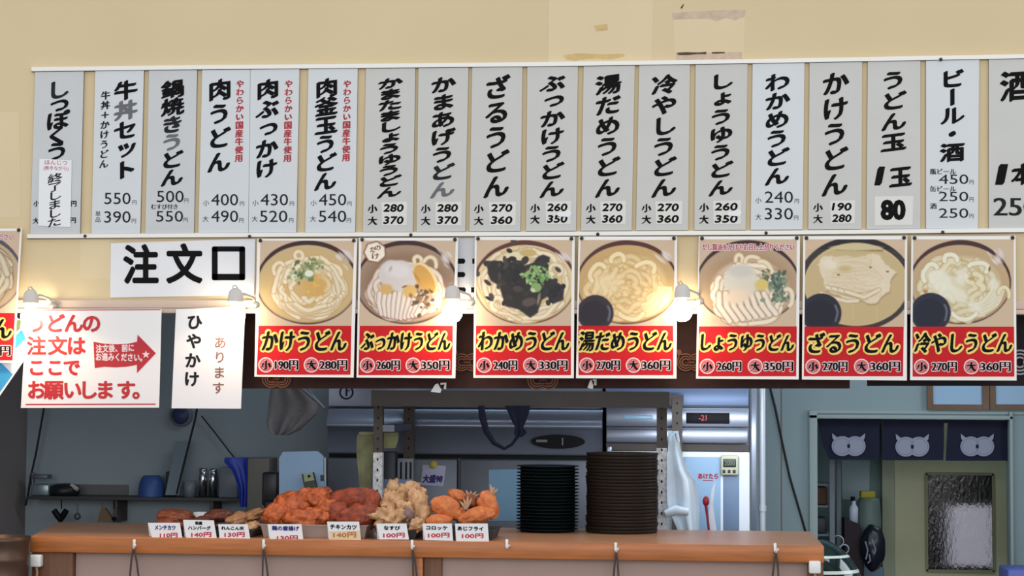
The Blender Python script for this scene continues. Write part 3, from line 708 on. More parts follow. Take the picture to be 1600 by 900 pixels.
def poster(label, q, org, win, art, title, tbox, small, large, band, pins=True, extra=None, tslope=0.0):
    """q: sheet corners; win: left edge top/bottom, right edge top/bottom of the picture, its top and its bottom"""
    m = MB(); m.polypx(q, YP, .002); o = m.build('noodle_poster', [M_WHITEP]); tag(o, label, 'poster', 'noodle posters')
    lt, lb, rt, rb, vt_, vb_ = win; p = art()
    NU, NV = 150, 136
    U, V = np.meshgrid(np.linspace(0, 1, NU), np.linspace(0, 1, NV))
    vv = vt_ + (vb_ - vt_) * V; uu = (lt + (lb - lt) * V) * (1 - U) + (rt + (rb - rt) * V) * U
    pts = PA(uu, vv, YP - .0004).reshape(-1, 3)
    im = blur(p.a, 1)
    ix = np.clip(((uu - org[0]) * 6 * p.S).astype(int), 0, 519); iy = np.clip(((vv - org[1]) * 6 * p.S).astype(int), 0, 449)
    rng = np.random.RandomState(len(label)); c = im[iy, ix] / 255.0
    c = np.clip(c, 0, 1); c = np.where(c <= .04045, c / 12.92, ((c + .055) / 1.055) ** 2.4).reshape(-1, 3)
    me = bpy.data.meshes.new('printed_picture')
    idx = np.arange(NU * NV).reshape(NV, NU)
    fs = np.stack([idx[:-1, :-1], idx[:-1, 1:], idx[1:, 1:], idx[1:, :-1]], -1).reshape(-1, 4)
    base = Vector(o.location); me.from_pydata((pts - np.array(base)).tolist(), [], fs.tolist())
    at = me.attributes.new('ink', 'FLOAT_COLOR', 'POINT'); at.data.foreach_set('color', np.concatenate([c, np.ones((len(c), 1))], 1).astype(np.float32).ravel())
    me.materials.append(M_PRINT); po = bpy.data.objects.new('printed_picture', me); COL.objects.link(po); po.parent = o
    # red caption band
    bt, bb, bl0, bl1, br0, br1 = band
    m = MB().polypx([(bl0, bt), (br0, bt), (br1, bb), (bl1, bb)], YP - .0006, .0005); bo = m.build('caption_band', [M_REDBAND], o)
    m = MB(); t0, t1, tv0, tv1 = tbox
    fit(m, title, t0, t1, tv0, tv1, YP - .001, 1, rnd(4.0, 12) + rnd(2.2, 8)[1:], slope=tslope, slant=.06)
    fit(m, title, t0, t1, tv0, tv1, YP - .0036, 0, nib(3.2, -.6, 5), slope=tslope, slant=.06)
    w = br0 - bl0; pv = bt + (bb - bt) * .80; L = (bl0 + bl1) / 2 + .6
    for ch, s, cu, su in (('小', small, .085, (.185, .43)), ('大', large, .575, (.665, .96))):
        cu = L + w * cu; a, b = L + w * su[0], L + w * su[1]
        m.add(PA(np.array([x for x, _ in circ(cu, pv, 12)]), np.array([y for _, y in circ(cu, pv, 12)]), YP - .001), [tuple(range(24))[::-1]], 2)
        m.add(PA(np.array([x for x, _ in circ(cu, pv, 10.2)]), np.array([y for _, y in circ(cu, pv, 10.2)]), YP - .0013), [tuple(range(24))[::-1]], 3)
        char(m, ch, cu, pv, 16, 16, YP - .0016, 2, rnd(1.0, 8)); char(m, ch, cu, pv, 16, 16, YP - .003, 0, nib(2.0))
        fit(m, s + '円', a, b, pv - 7.5, pv + 7.5, YP - .0016, 2, rnd(1.7, 8)); fit(m, s + '円', a, b, pv - 7.5, pv + 7.5, YP - .003, 0, nib(1.5, 0, 3))
    if extra: extra(m)
    m.build('lettering', [M_INK, M_YELLOW, M_PINKW, mat('mid_red_print', (216, 96, 100), .45), M_BROWNINK, M_REDINK], o)
    if pins:
        for u, v in ((q[0][0] + 5, q[0][1] + 3), (q[1][0] - 5, q[1][1] + 3)):
            n = MB(); n.lathe([(0, -.008), (.007, -.007), (.0085, -.003), (.007, .003)], P(u, v, YP), 12, 0, 'Y'); n.build('pin', M_PIN, o)
    return o
poster('poster of plain noodles in broth with green onion, first full poster from the left', [(402, 373), (558, 373), (552.5, 590), (397.5, 588.5)], (400, 365), (407, 403, 553.5, 549, 376, 509), art_kake, 'かけうどん', (410, 541, 517, 548), '190', '280', (509, 585.5, 404, 401, 549, 547.5))
def ex(m):
    char(m, 'の', 590, 387, 11, 10, YP - .001, 4, nib(1.2)); char(m, 'だ', 582.5, 390, 9, 10, YP - .001, 4, nib(1.2)); char(m, 'け', 586.5, 400, 13, 11, YP - .001, 4, nib(1.2))
poster('poster of noodles with grated radish, a lemon wedge and a cream seven-sided badge', [(561, 371.5), (716, 371.5), (711.5, 591), (557, 590)], (555, 365), (565, 561, 712, 708, 376, 509), art_bukkake, 'ぶっかけうどん', (565, 703, 519, 547), '260', '350', (509, 586, 562, 560, 708, 706), extra=ex)
poster('poster of noodles topped with black seaweed and green onion', [(742, 370), (898, 370), (896.5, 591), (739.5, 590.5)], (740, 365), (745, 743, 894, 892, 375, 509), art_wakame, 'わかめうどん', (748, 889, 518, 547), '240', '330', (509, 586, 743.5, 743, 892, 892))
def art_y():
    p = art_yudame(); cup(p, 180, 745, 166); return p
poster('poster of yellowish noodles with a black dipping cup, lit by a bulb', [(904, 369.5), (1058, 369.5), (1057, 591.5), (900, 591)], (900, 365), (907, 903.5, 1054, 1053, 375, 509), art_y, '湯だめうどん', (906, 1049, 518, 548), '270', '360', (509, 586, 903.5, 904, 1052, 1052))
def ex2(m):
    t = 'だし醤油をかけてお召し上がりください'
    fit(m, t, 1097, 1241, 381, 391, YP - .001, 2, rnd(1.5, 8)); fit(m, t, 1097, 1241, 381, 391, YP - .0028, 5, ((0, 0), (.4, 0)))
poster('poster of noodles with radish and herbs under a line of small pink lettering', [(1092, 369.5), (1250, 369), (1248, 593), (1087.5, 591.5)], (1085, 365), (1093, 1092, 1245, 1244, 374, 510), art_shoyu, 'しょうゆうどん', (1096, 1240, 522, 548), '260', '350', (510, 588, 1092, 1091, 1245, 1244), extra=ex2, tslope=.01)
poster('poster of cold noodles heaped on a bamboo mat in a black bowl', [(1255, 369), (1417.5, 368.5), (1417, 594.5), (1253, 593)], (1250, 365), (1258.5, 1257, 1414, 1413, 374, 510.5), art_zaru, 'ざるうどん', (1264, 1404, 520, 551), '270', '360', (510.5, 588, 1257, 1256, 1412, 1411))
poster('rightmost noodle poster, cream noodles with a navy dipping cup', [(1424, 369), (1587, 368.5), (1588.5, 594.5), (1422, 594)], (1420, 365), (1427, 1426, 1584, 1584, 374, 510.5), art_hiya, '冷やしうどん', (1430, 1581, 520, 551), '270', '360', (510.5, 588.5, 1426, 1426, 1584.5, 1585))
poster('noodle poster at the left photo edge, mostly cut off', [(-124, 359), (34.5, 356.5), (22, 567), (-134, 567)], (-125, 352), (-120, -128, 31, 24, 361, 489), art_cut, '肉うどん', (-110, 18, 497, 530), '400', '490', (489, 563, -128, -132, 23.5, 19.5), extra=lambda m: (fit(m, 'お召し上がりください', -60, 21, 365, 375, YP - .001, 2, rnd(1.2, 6)), fit(m, 'お召し上がりください', -60, 21, 365, 375, YP - .0028, 5)))
m = MB(); m.polypx([(24, 495), (41, 505), (40, 560), (-30, 662), (-60, 600)], -.006, .002); o = m.build('tilted_flyer', [M_PAPER]); tag(o, 'blue and white flyer hanging askew behind the leftmost poster', 'flyer')
m = MB(); m.polypx([(34, 515), (40, 529), (24, 545), (22, 527)], -.0068, .0006); m.polypx([(20, 585), (-20, 640), (-40, 625), (0, 565)], -.0068, .0006); m.polypx([(25, 500), (33, 500), (31, 514), (24, 520)], -.0068, .0006, 1)
m.build('printed_shapes', [mat('flyer_blue', (60, 160, 214), .5), mat('flyer_green', (120, 140, 96), .5)], o)
# ------------------------------------------------------------------ bare bulbs along the trim board
def bulb(u, v, label, power, side=1):
    Yb = -.10; c = P(u, v, Yb); k = mpp(Yb)
    t = thing('bulb_lamp', c, label, 'lamp', 'bare bulbs over the counter')
    m = MB(); m.lathe([(0, .056), (.012, .054), (.022, .048), (.029, .038), (.0325, .024), (.034, .01), (.034, 0), (.035, -.002), (.033, -.006), (0.0, -.006)], c, 28); m.build('socket', M_SOCKET, t, c)
    m = MB(); m.lathe([(0, -.006), (.0165, -.006), (.017, -.018), (.024, -.030), (.037, -.040), (.043, -.058), (.041, -.076), (.030, -.094), (.014, -.103), (0, -.104)], c, 28); b = m.build('bulb', M_BULB, t, c)
    m = MB(); w = Vector((c.x + side * .075, -.022, c.z - .014))
    m.tube([c + Vector((0, .02, .03)), c + Vector((side * .03, .045, .03)), w + Vector((-.01 * side, -.02, .03)), w], .007, 8).lathe([(0, -.018), (.016, -.016), (.019, 0), (.019, .003)], (w.x, -.022, w.z), 16, 0, 'Y')
    m.tube([c + Vector((-.012, .006, .05)), c + Vector((-.016, .01, .064)), c + Vector((-.006, .016, .068)), c + Vector((.008, .02, .05))], .003, 6)
    m.build('bracket', M_CLIP, t, c)
    l = bpy.data.lights.new('bulb_glow', 'SPOT'); l.energy = power; l.spot_size = math.radians(166); l.spot_blend = .35; l.color = (1.0, .66, .40); l.shadow_soft_size = .03
    lo = bpy.data.objects.new('bulb_glow', l); COL.objects.link(lo); lo.parent = t; lo.location = (0, -.052, -.075)
bulb(48, 472, 'bare bulb in a pale socket over the red-lettered notice, leftmost of four', 7.5)
bulb(368, 470, 'bare bulb in a rounded socket under the order sign', 3.6)
bulb(707, 466, 'lit bulb between the radish poster and the seaweed poster', 3.0)
bulb(1066, 464, 'lit bulb in the gap left of the soy sauce noodle poster', 3.0)

# ------------------------------------------------------------------ dark curtains under the menu wall
YN = .15
def crest(m, u, v, r, Y, a=0, ears=True):
    for s in (-1, 1):
        for k in range(3):
            rr = r * (1 - k * .27); pts = circ(u + s * r * .62, v, rr, 28); inn = circ(u + s * r * .62, v, rr - r * .14, 28)
            o, i = PA(*np.array(pts).T, Y), PA(*np.array(inn).T, Y); n = 28
            m.add(list(o) + list(i), [(q, (q + 1) % n, n + (q + 1) % n, n + q) for q in range(n)], a)
        if ears:
            e = [(u + s * r * 1.0, v - r * .7), (u + s * r * 1.15, v - r * 1.35), (u + s * r * 1.7, v - r * 1.5), (u + s * r * 1.45, v - r * .6)]
            m.add([P(x, y, Y) for x, y in e], [(0, 1, 2, 3)], a)
o = MB().sheet([376, 376, 376, 376, 376], [1328, 1328, 1328, 1328, 1328], [462, 500, 540, 575, 607], YN, .006, 9, .004, 0, 120, 1).build('shop_curtain', [M_NOREN])
tag(o, 'long dark brown cloth curtain hanging behind the noodle posters', 'curtain')
for u, v, r in ((730, 566, 14), (1080, 566, 14), (848, 594, 15), (432, 592, 14)):
    m = MB(); crest(m, u, v, r, YN - .0125); m.build('crest', [M_CREST], o)
o = MB().sheet([1355] * 5, [1680] * 5, [462, 500, 540, 575, 603], YN, .006, 4, .004, 0, 60, 2).build('shop_curtain', [M_NORENB]); tag(o, 'near-black cloth curtain at the right end, behind the last poster', 'curtain')
m = MB(); crest(m, 1606, 566, 20, YN - .0125); m.build('crest', [M_CRESTG], o)
# curtain pole
a = P(376, 470, YN + .02); b = P(1700, 470, YN + .02)
o = MB().tube([(a.x - .9, YN + .02, a.z), (b.x, YN + .02, b.z)], .012, 10).build('curtain_pole', [M_WOODD]); tag(o, 'wooden pole carrying the dark curtains behind the menu wall', 'pole')
# pale clips on the curtain hem
for u, v, w, lab in ((684, 606, 22, 'white clip on the hem of the brown curtain below the radish poster'), (924, 600, 12, 'small white clip on the curtain hem below the yellowish noodle poster')):
    m = MB(); m.polypx([(u - w / 2, v + 6), (u - w / 5, v - 5), (u, v - 7), (u + w / 4, v + 3), (u + w / 6, v + 8)], YN - .03, .012)
    m.tube([P(u + w * .2, v - 6, YN - .024), P(u + w * .55, v - 7, YN - .024), P(u + w * .5, v + 2, YN - .024)], .006, 8); tag(m.build('cloth_clip', [M_WHITE]), lab, 'clip')

# ------------------------------------------------------------------ the serving counter
YC = -.1; dC = .92
cl, cr = PZ(50, 841, ZTOP), P(1287, 850, YC)
ct = thing('serving_counter', (0, YC, 0), 'long wooden serving counter with orange-brown front edge', 'counter')
L0 = P(50, 841, YC); Rr = cr.x
BL = PZ(97, 815, ZTOP); fl = PZ(70, 834, ZTOP)
zt = ZTOP
zr0 = P(670, 866, YC).z; zr1 = P(670, 875, YC).z
m = MB(); pts = [(L0.x, YC + .002, zt), (Rr, YC + .002, zt), (Rr, YC + dC, zt), (BL.x, YC + dC, zt)]
m.prism([(x, y, z - .03) for x, y, z in pts], (0, 0, .03)); m.build('countertop', [M_WOODT], ct)
zf = P(700, 871, YC).z
m = MB().box(L0.x, Rr, YC - .026, YC, zf, zt, 0, .004); m.build('front_edge', [M_WOOD], ct)
m = MB().box(L0.x, Rr, YC - .008, YC - .002, zt - .006, zt + .0008, 0, .001); m.build('edge_strip', [mat('pale_wood_nosing', (196, 136, 96), .4, var=.15, scale=8, stretch=(1, 8, 8))], ct)
xa, xb, xc_ = P(48, 885, YC).x, P(115, 885, YC).x, P(650, 885, YC).x
m = MB().box(xb, Rr - .02, YC + .03, YC + .05, 0, zf); m.build('front_panel', [M_PANEL], ct)
for u0, u1, y0 in ((50, 114, YC - .004), (662, 690, YC + .004), (648, 661, YC - .006), (1262, 1286, YC - .004)):
    m = MB().box(P(u0, 885, YC).x, P(u1, 885, YC).x, y0, y0 + .09, 0, zf, 0, .004); m.build('post', [M_WOODD if u0 != 648 else M_WOOD], ct)
m = MB().box(Rr - .02, Rr, YC + .02, YC + dC, 0, zt - .03); m.build('end_panel', [M_WOODD], ct)
# hooks with looped cords on the front edge
def hook(u, v, cords, label):
    Y0 = YC - .03; c = P(u, v, Y0)
    t = thing('counter_hook', c, label, 'hook', 'white hooks along the counter edge')
    m = MB(); m.box(c.x - .006, c.x + .006, Y0 - .006, Y0 + .003, c.z - .016, c.z + .02, 0, .003).tube([c + Vector((0, -.004, -.012)), c + Vector((.004, -.022, -.016)), c + Vector((.012, -.026, -.002))], .005, 8); m.build('hook', M_WHITE, t, c)
    if cords:
        m = MB()
        for du in cords:
            a = c + Vector((.003, -.02, -.012)); e = P(u + du, 912, Y0 - .012); m.tube([a, a.lerp(e, .35) + Vector((du * .0004, 0, 0)), e], .0042, 6)
        a = P(u + cords[0], 912, Y0 - .012); e = P(u + cords[1], 912, Y0 - .012); m.tube([a, (a + e) / 2 + Vector((0, 0, -.03)), e], .0042, 6)
        m.build('cord', mat('grey_brown_cord', (78, 66, 64), .7), t, c)
hook(210, 850, (-8, 8), 'white hook with dark looped cord near the counter left end')
hook(412, 850, (-2, 8), 'white hook with dark looped cord below the karaage tray')
hook(644, 851, (2, 9), 'white hook with dark looped cord below the aubergine tempura tag')
hook(792, 850, None, 'small cream hook without a cord, right of the price tags')
hook(962, 855, (-4, 5), 'white hook with looped cord below the brown bowl stack')
hook(1211, 856, (-5, 6), 'white hook with thin cord near the counter right end')
for u, v, lab in ((57, 876, 'white wall plug under the left end of the counter edge'), (1273, 886, 'white square plug under the right end of the counter edge')):
    Y0 = YC - .03; c = P(u, v, Y0); m = MB(); m.box(c.x - .024, c.x + .024, Y0 - .02, Y0 + .022, c.z - .026, c.z + .026, 0, .006)
    o = m.build('cable_plug', [M_WHITE]); tag(o, lab, 'plug')
    n = MB(); n.tube([c + Vector((0, 0, -.024)), c + Vector((.004, 0, -.05)), c + Vector((-.012, .005, -.16))], .006, 8); n.build('cable', mat('tan_cable', (178, 140, 110), .6), o)

# ------------------------------------------------------------------ trays of fried food with their price tags
def tray(u0, u1, v0, y0, y1, label, m_, h=None):
    a, b = P(u0, 830, y0), P(u1, 830, y0); z1 = P((u0 + u1) / 2, v0, y0).z; z0 = zt + .001; t = .004
    x0, x1 = a.x, b.x; k = .012
    m = MB()
    def ring(x0, x1, ya, yb, z): return [(x0, ya, z), (x1, ya, z), (x1, yb, z), (x0, yb, z)]
    R = [ring(x0 + k, x1 - k, y0 + k, y1 - k, z0), ring(x0, x1, y0, y1, z1 - .003), ring(x0 - .006, x1 + .006, y0 - .006, y1 + .006, z1 - .003), ring(x0 - .006, x1 + .006, y0 - .006, y1 + .006, z1), ring(x0 + t, x1 - t, y0 + t, y1 - t, z1), ring(x0 + k + t, x1 - k - t, y0 + k + t, y1 - k - t, z0 + t)]
    vs = [p for r in R for p in r]
    fs = [(i * 4 + j, i * 4 + (j + 1) % 4, i * 4 + 4 + (j + 1) % 4, i * 4 + 4 + j) for i in range(len(R) - 1) for j in range(4)]
    m.add(vs, fs + [(3, 2, 1, 0), (20, 21, 22, 23)])
    o = m.build('food_tray', [m_]); tag(o, label, 'tray', 'trays along the counter'); return o
YT0 = -.03
tray(236, 290, 828, YT0, .22, 'dark tray holding the leftmost brown patties', M_DARKG)
tray(296, 344, 828, YT0, .22, 'dark tray holding the hamburger patties', M_DARKG)
tray(350, 396, 828, YT0, .22, 'dark tray holding the thin tan fritters', M_DARKG)
tray(407, 573, 820, YT0, .24, 'wide steel tray of fried chicken', M_TRAYM)
tray(586, 652, 828, YT0, .24, 'tray under the pale tempura heap', M_DARKG)
tray(662, 772, 828, YT0, .24, 'tray under the croquettes and fried fish', M_DARKG)
def fried(rgb, rgb2, name, rough=.55): return mat(name, rgb, rough, var=.3, scale=34, bump=.55, bscale=130, rgb2=rgb2, coat=.12)
M_MEN = fried((150, 78, 46), (112, 54, 34), 'brown_breadcrumb')
M_HAM = fried((124, 66, 46), (92, 46, 36), 'dark_patty')
M_KAR = fried((222, 114, 54), (136, 56, 28), 'orange_fried_chicken', .42)
M_KAT = fried((178, 80, 46), (104, 42, 28), 'red_brown_cutlet')
M_TEM = fried((230, 190, 144), (164, 112, 72), 'pale_tempura_batter')
M_COR = fried((224, 132, 72), (188, 98, 50), 'orange_croquette')
M_TAN = fried((190, 140, 96), (150, 100, 66), 'tan_fritter')
def food(u, v, Y, ru, rv, dy, m_, name, label, cat, group, seed, amp=.3, freq=1.8, rot=0, tilt=0, rough=.05):
    k = mpp(Y); m = MB(); m.lump(P(u, v, Y), (ru * k, dy, rv * k), seed, amp, freq, 4, 0, (tilt, -rot, 0), rough)
    o = m.build(name, [m_]); tag(o, label, cat, group); return o
food(268, 818, .10, 24, 12, .07, M_MEN, 'minced_meat_cutlet', 'round brown cutlet lying low at the far left of the fried food', 'fried food', 'menchi cutlets', 1, .18)
food(274, 806, .13, 30, 11, .07, M_MEN, 'minced_meat_cutlet', 'wide brown cutlet on top of the leftmost tray', 'fried food', 'menchi cutlets', 2, .18, rot=-.05)
food(318, 818, .10, 20, 12, .07, M_HAM, 'hamburger_patty', 'dark patty low in the second tray', 'fried food', 'hamburger patties', 3, .15)
food(342, 806, .14, 25, 11, .07, M_HAM, 'hamburger_patty', 'dark patty leaning on top of the second tray', 'fried food', 'hamburger patties', 4, .15, rot=.1)
food(372, 813, .10, 20, 12, .06, M_TAN, 'thin_fritter', 'tan flat fritter behind the third price tag', 'fried food', 'thin fritters', 5, .25, rot=.3)
food(392, 807, .14, 26, 9, .06, M_TAN, 'thin_fritter', 'tan fritter slanting up beside the fried chicken', 'fried food', 'thin fritters', 6, .25, rot=.35)
food(392, 822, .00, 15, 7, .04, M_TEM, 'thin_fritter', 'pale fritter sticking out past the third price tag', 'fried food', 'thin fritters', 7, .3, rot=.3)
KA = [(432, 806, .02, 20, 15, 0.2, 'lowest orange chicken piece at the left end of the steel tray'), (452, 795, .05, 24, 17, .3, 'chicken piece with a bright highlight, second step up the heap'), (470, 811, .01, 26, 13, -.1, 'chicken piece resting behind the fourth price tag'),
      (489, 810, .03, 22, 14, .2, 'chicken piece low in the middle of the steel tray'), (473, 780, .11, 26, 14, .1, 'large chicken piece on top of the heap'), (498, 782, .10, 20, 15, -.35, 'chicken piece leaning right at the heap top'),
      (510, 797, .07, 18, 14, .6, 'slanting chicken piece between the karaage and the cutlets'), (446, 782, .13, 18, 10, .35, 'dark crusty chicken bit on the left slope of the heap'), (505, 770, .13, 12, 7, .2, 'small chicken bit at the very top right of the heap')]
for i, (u, v, Y, ru, rv, r, lab) in enumerate(KA): food(u, v, Y * 1.4, ru * 1.12, rv * 1.18, .038, M_KAR, 'fried_chicken', lab, 'fried food', 'karaage pieces', 20 + i, .38, 1.7, r, 0, .06)
KT = [(548, 781, .09, 36, 14, .25, 'upper chicken cutlet arching over the steel tray right half'), (560, 806, .03, 34, 14, .1, 'lower chicken cutlet behind the fifth price tag'), (527, 803, .06, 22, 15, .7, 'narrow chicken cutlet on the left of the cutlet pile'), (580, 796, .08, 16, 22, -.1, 'dark chicken cutlet standing at the right end of the pile')]
for i, (u, v, Y, ru, rv, r, lab) in enumerate(KT): food(u, v, Y * 1.5, ru * 1.05, rv * 1.3, .042, M_KAT, 'chicken_cutlet', lab, 'fried food', 'chicken cutlets', 40 + i, .28, 1.5, r, 0, .04)
TE = [(606, 808, .00, 22, 14, .1, 'pale tempura lump behind the sixth price tag, lowest left'), (617, 788, .06, 18, 20, -.5, 'pale tempura piece leaning left in the heap'), (612, 770, .11, 11, 16, -.3, 'narrow pale tempura tip at the top left'), (640, 772, .08, 21, 15, .2, 'frilly tempura piece at the top of the heap'),
      (654, 795, .04, 15, 24, .25, 'upright tempura piece on the right of the heap'), (633, 800, .02, 15, 15, -.7, 'tempura piece showing grey aubergine skin'), (652, 820, -.02, 11, 9, .2, 'small frilly tempura crumb hanging over the tray front')]
for i, (u, v, Y, ru, rv, r, lab) in enumerate(TE):
    o = food(u, v, Y * 1.4, ru * 1.1, rv * 1.12, .038, M_TEM, 'aubergine_tempura', lab, 'fried food', 'aubergine tempura', 60 + i, .55, 2.1, r, 0, .14)
    if i in (5, 3):
        n = MB(); n.lump(P(u + 4, v + 4, Y * 1.5 - .034), (.026, .014, .03), 90 + i, .3, 2, 3, 0, (0, -r, 0)); n.build('aubergine_skin', mat('grey_aubergine', (128, 104, 100), .4), o)
CR = [(697, 793, .03, 25, 17, -.25, 'bright orange croquette in the middle of its pile'), (686, 814, .00, 22, 11, .1, 'croquette lying low behind the seventh price tag'), (715, 775, .10, 17, 10, -.45, 'topmost croquette leaning against the fried fish'), (716, 803, .04, 14, 11, -.2, 'croquette wedged beside the fried fish')]
for i, (u, v, Y, ru, rv, r, lab) in enumerate(CR): food(u, v, Y * 1.4, ru, rv, .04, M_COR, 'croquette', lab, 'fried food', 'croquettes', 80 + i, .14, 1.4, r, 0, .03)
def fish(u, v, Y, ru, rv, r, tips, label, seed):
    o = food(u, v, Y, ru, rv, .04, M_COR if seed % 2 else M_MEN, 'fried_fish', label, 'fried food', 'fried fish', seed, .25, 1.5, r, 0, .05)
    n = MB(); c = P(*tips[0], Y)
    for t in tips[1:]:
        e = P(*t, Y); n.tube([c, c.lerp(e, .6) + Vector((.003, -.004, 0)), e], [.008, .006, .002], 6)
    n.build('tail', mat('fish_tail', (190, 150, 118), .6, var=.3, scale=60), o)
fish(745, 806, .02, 27, 14, .25, ((728, 795), (718, 783), (724, 778), (731, 774), (737, 778)), 'fried fish lying low behind the last price tag, tail to the left', 101)
fish(763, 789, .06, 15, 22, .35, ((768, 772), (766, 757), (772, 761), (778, 764)), 'fried fish standing tail up at the right end of the trays', 103)
fish(738, 784, .10, 14, 12, -.2, ((733, 778), (728, 766), (736, 767), (744, 768), (750, 772)), 'fried fish at the back with its frayed tail upward', 102)
TAGS = [((231, 817, 281, 817, 285, 842, 238, 842), (('メンチカツ', 242, 274, 821, 828, 1),), '110円', (250, 277, 833, 840), 'price tag reading 110, leftmost of the eight'),
        ((286, 812, 334, 813, 339, 843, 291, 842), (('和風', 305, 316, 815, 820, 0), ('ハンバーグ', 294, 329, 822, 828, 0)), '140円', (299, 330, 832, 839), 'price tag for the hamburger patties, taller than its neighbours'),
        ((341, 819, 387, 819, 391, 842, 343, 842), (('れんこん天', 346, 381, 823, 828, 0),), '130円', (351, 382, 832, 839), 'price tag in front of the tan fritters, third from the left'),
        ((418, 819, 471, 819, 474, 844, 422, 844), (('鶏の唐揚げ', 425, 467, 822, 829, 1),), '130円', (433, 465, 837, 845), 'price tag on the left half of the steel tray'),
        ((511, 815, 561, 815, 564, 844, 515, 844), (('チキンカツ', 516, 557, 820, 827, 0),), '140円', (521, 556, 832, 840), 'price tag with a yellowed lower half, on the right of the steel tray'),
        ((588, 818, 635, 818, 639, 843, 593, 843), (('なすび', 600, 625, 822, 828, 0),), '100円', (599, 632, 833, 840), 'price tag in front of the pale tempura'),
        ((660, 818, 706, 818, 708, 845, 664, 844), (('コロッケ', 666, 699, 822, 828, 0),), '100円', (669, 702, 833, 840), 'price tag in front of the croquettes'),
        ((711, 818, 762, 818, 764, 846, 713, 846), (('あじフライ', 715, 755, 823, 829, 0),), '100円', (722, 755, 834, 841), 'rightmost price tag, in front of the fried fish')]
for q, names, pr, pb, lab in TAGS:
    Yt = -.088; qq = [(q[0], q[1]), (q[2], q[3]), (q[4], q[5]), (q[6], q[7])]
    front = [P(x, y, Yt) for x, y in qq]
    m = MB(); m.prism(front, (0, .0015, 0))
    back = [front[0] + Vector((0, .0015, 0)), front[1] + Vector((0, .0015, 0)), Vector((front[1].x, Yt + .026, zt + .002)), Vector((front[0].x, Yt + .026, zt + .002))]
    m.prism(back, (0, .0012, 0))
    o = m.build('price_tag', [M_PAPER]); tag(o, lab, 'price tag', 'price tags')
    m = MB()
    for t, a, b, c, e, k in names: fit(m, t, a, b, c, e, Yt - .0005, k, rnd(.45, 4), slope=.02)
    fit(m, pr, *pb, Yt - .0005, 2, rnd(.5, 4), slope=-.02)
    m.build('lettering', [M_INK, mat('navy_ink', (40, 40, 120), .6), mat('crimson_ink', (190, 60, 80), .6) if '140' not in pr or q[0] < 500 else mat('ochre_ink', (190, 120, 60), .6)], o)
    if q[0] == 511:
        m = MB(); m.polypx([(514, 830), (562, 829), (563.5, 843), (516, 843.4)], Yt - .0002, .0002); m.build('yellowed_patch', mat('yellowed_paper', (226, 206, 170), .6), o)

# ------------------------------------------------------------------ stacks of lacquer bowls at the back of the counter
def stack(name, mt, uc, w, vtop, n, prof, lab, grp, Y, jit):
    k = mpp(Y); c = P(uc, vtop, Y); z0 = zt + .001; H = c.z - z0; step = H / n; r = w * k / 2
    m = MB(); m.lathe([(a * r, b * step) for a, b in prof], (0, 0, 0), 40); src = m.build(name, [mt], base=(0, 0, 0))
    rr = random.Random(4)
    ords = ['top', 'second', 'third', 'fourth', 'fifth', 'sixth', 'seventh', 'eighth', 'ninth', 'tenth', 'eleventh', 'twelfth', 'thirteenth', 'fourteenth', 'fifteenth', 'sixteenth', 'seventeenth', 'eighteenth', 'nineteenth', 'twentieth', 'twenty-first', 'twenty-second', 'twenty-third', 'twenty-fourth', 'twenty-fifth']
    for i in range(n):
        o = src if i == 0 else src.copy()
        if i: COL.objects.link(o)
        o.location = (c.x + rr.uniform(-jit, jit), Y + rr.uniform(-jit, jit), z0 + i * step); o.rotation_euler = (0, 0, rr.uniform(0, 6))
        tag(o, lab % ('lowest' if i == 0 else ords[n - 1 - i] + ('' if i == n - 1 else ' from the top')), 'bowl', grp)
bp = [(0, .02), (.80, .02), (.86, .12), (.88, .62), (.97, .70), (1.0, .78), (1.0, .92), (.97, .98), (.84, .98), (.80, .5), (0, .45)]
stack('ribbed_bowl', M_BOWLG, 856, 98, 727, 20, bp, 'black-green bowl in the narrower ribbed stack, %s', 'black-green bowls', .60, .0008)
bp2 = [(0, .02), (.975, .02), (.99, .2), (1.0, .6), (1.0, .9), (.993, .99), (.90, .98), (.86, .5), (0, .4)]
stack('lacquer_tray', M_BOWLB, 972, 112, 707, 24, bp2, 'dark brown round tray in the wider taller stack, %s', 'dark brown trays', .62, .003)
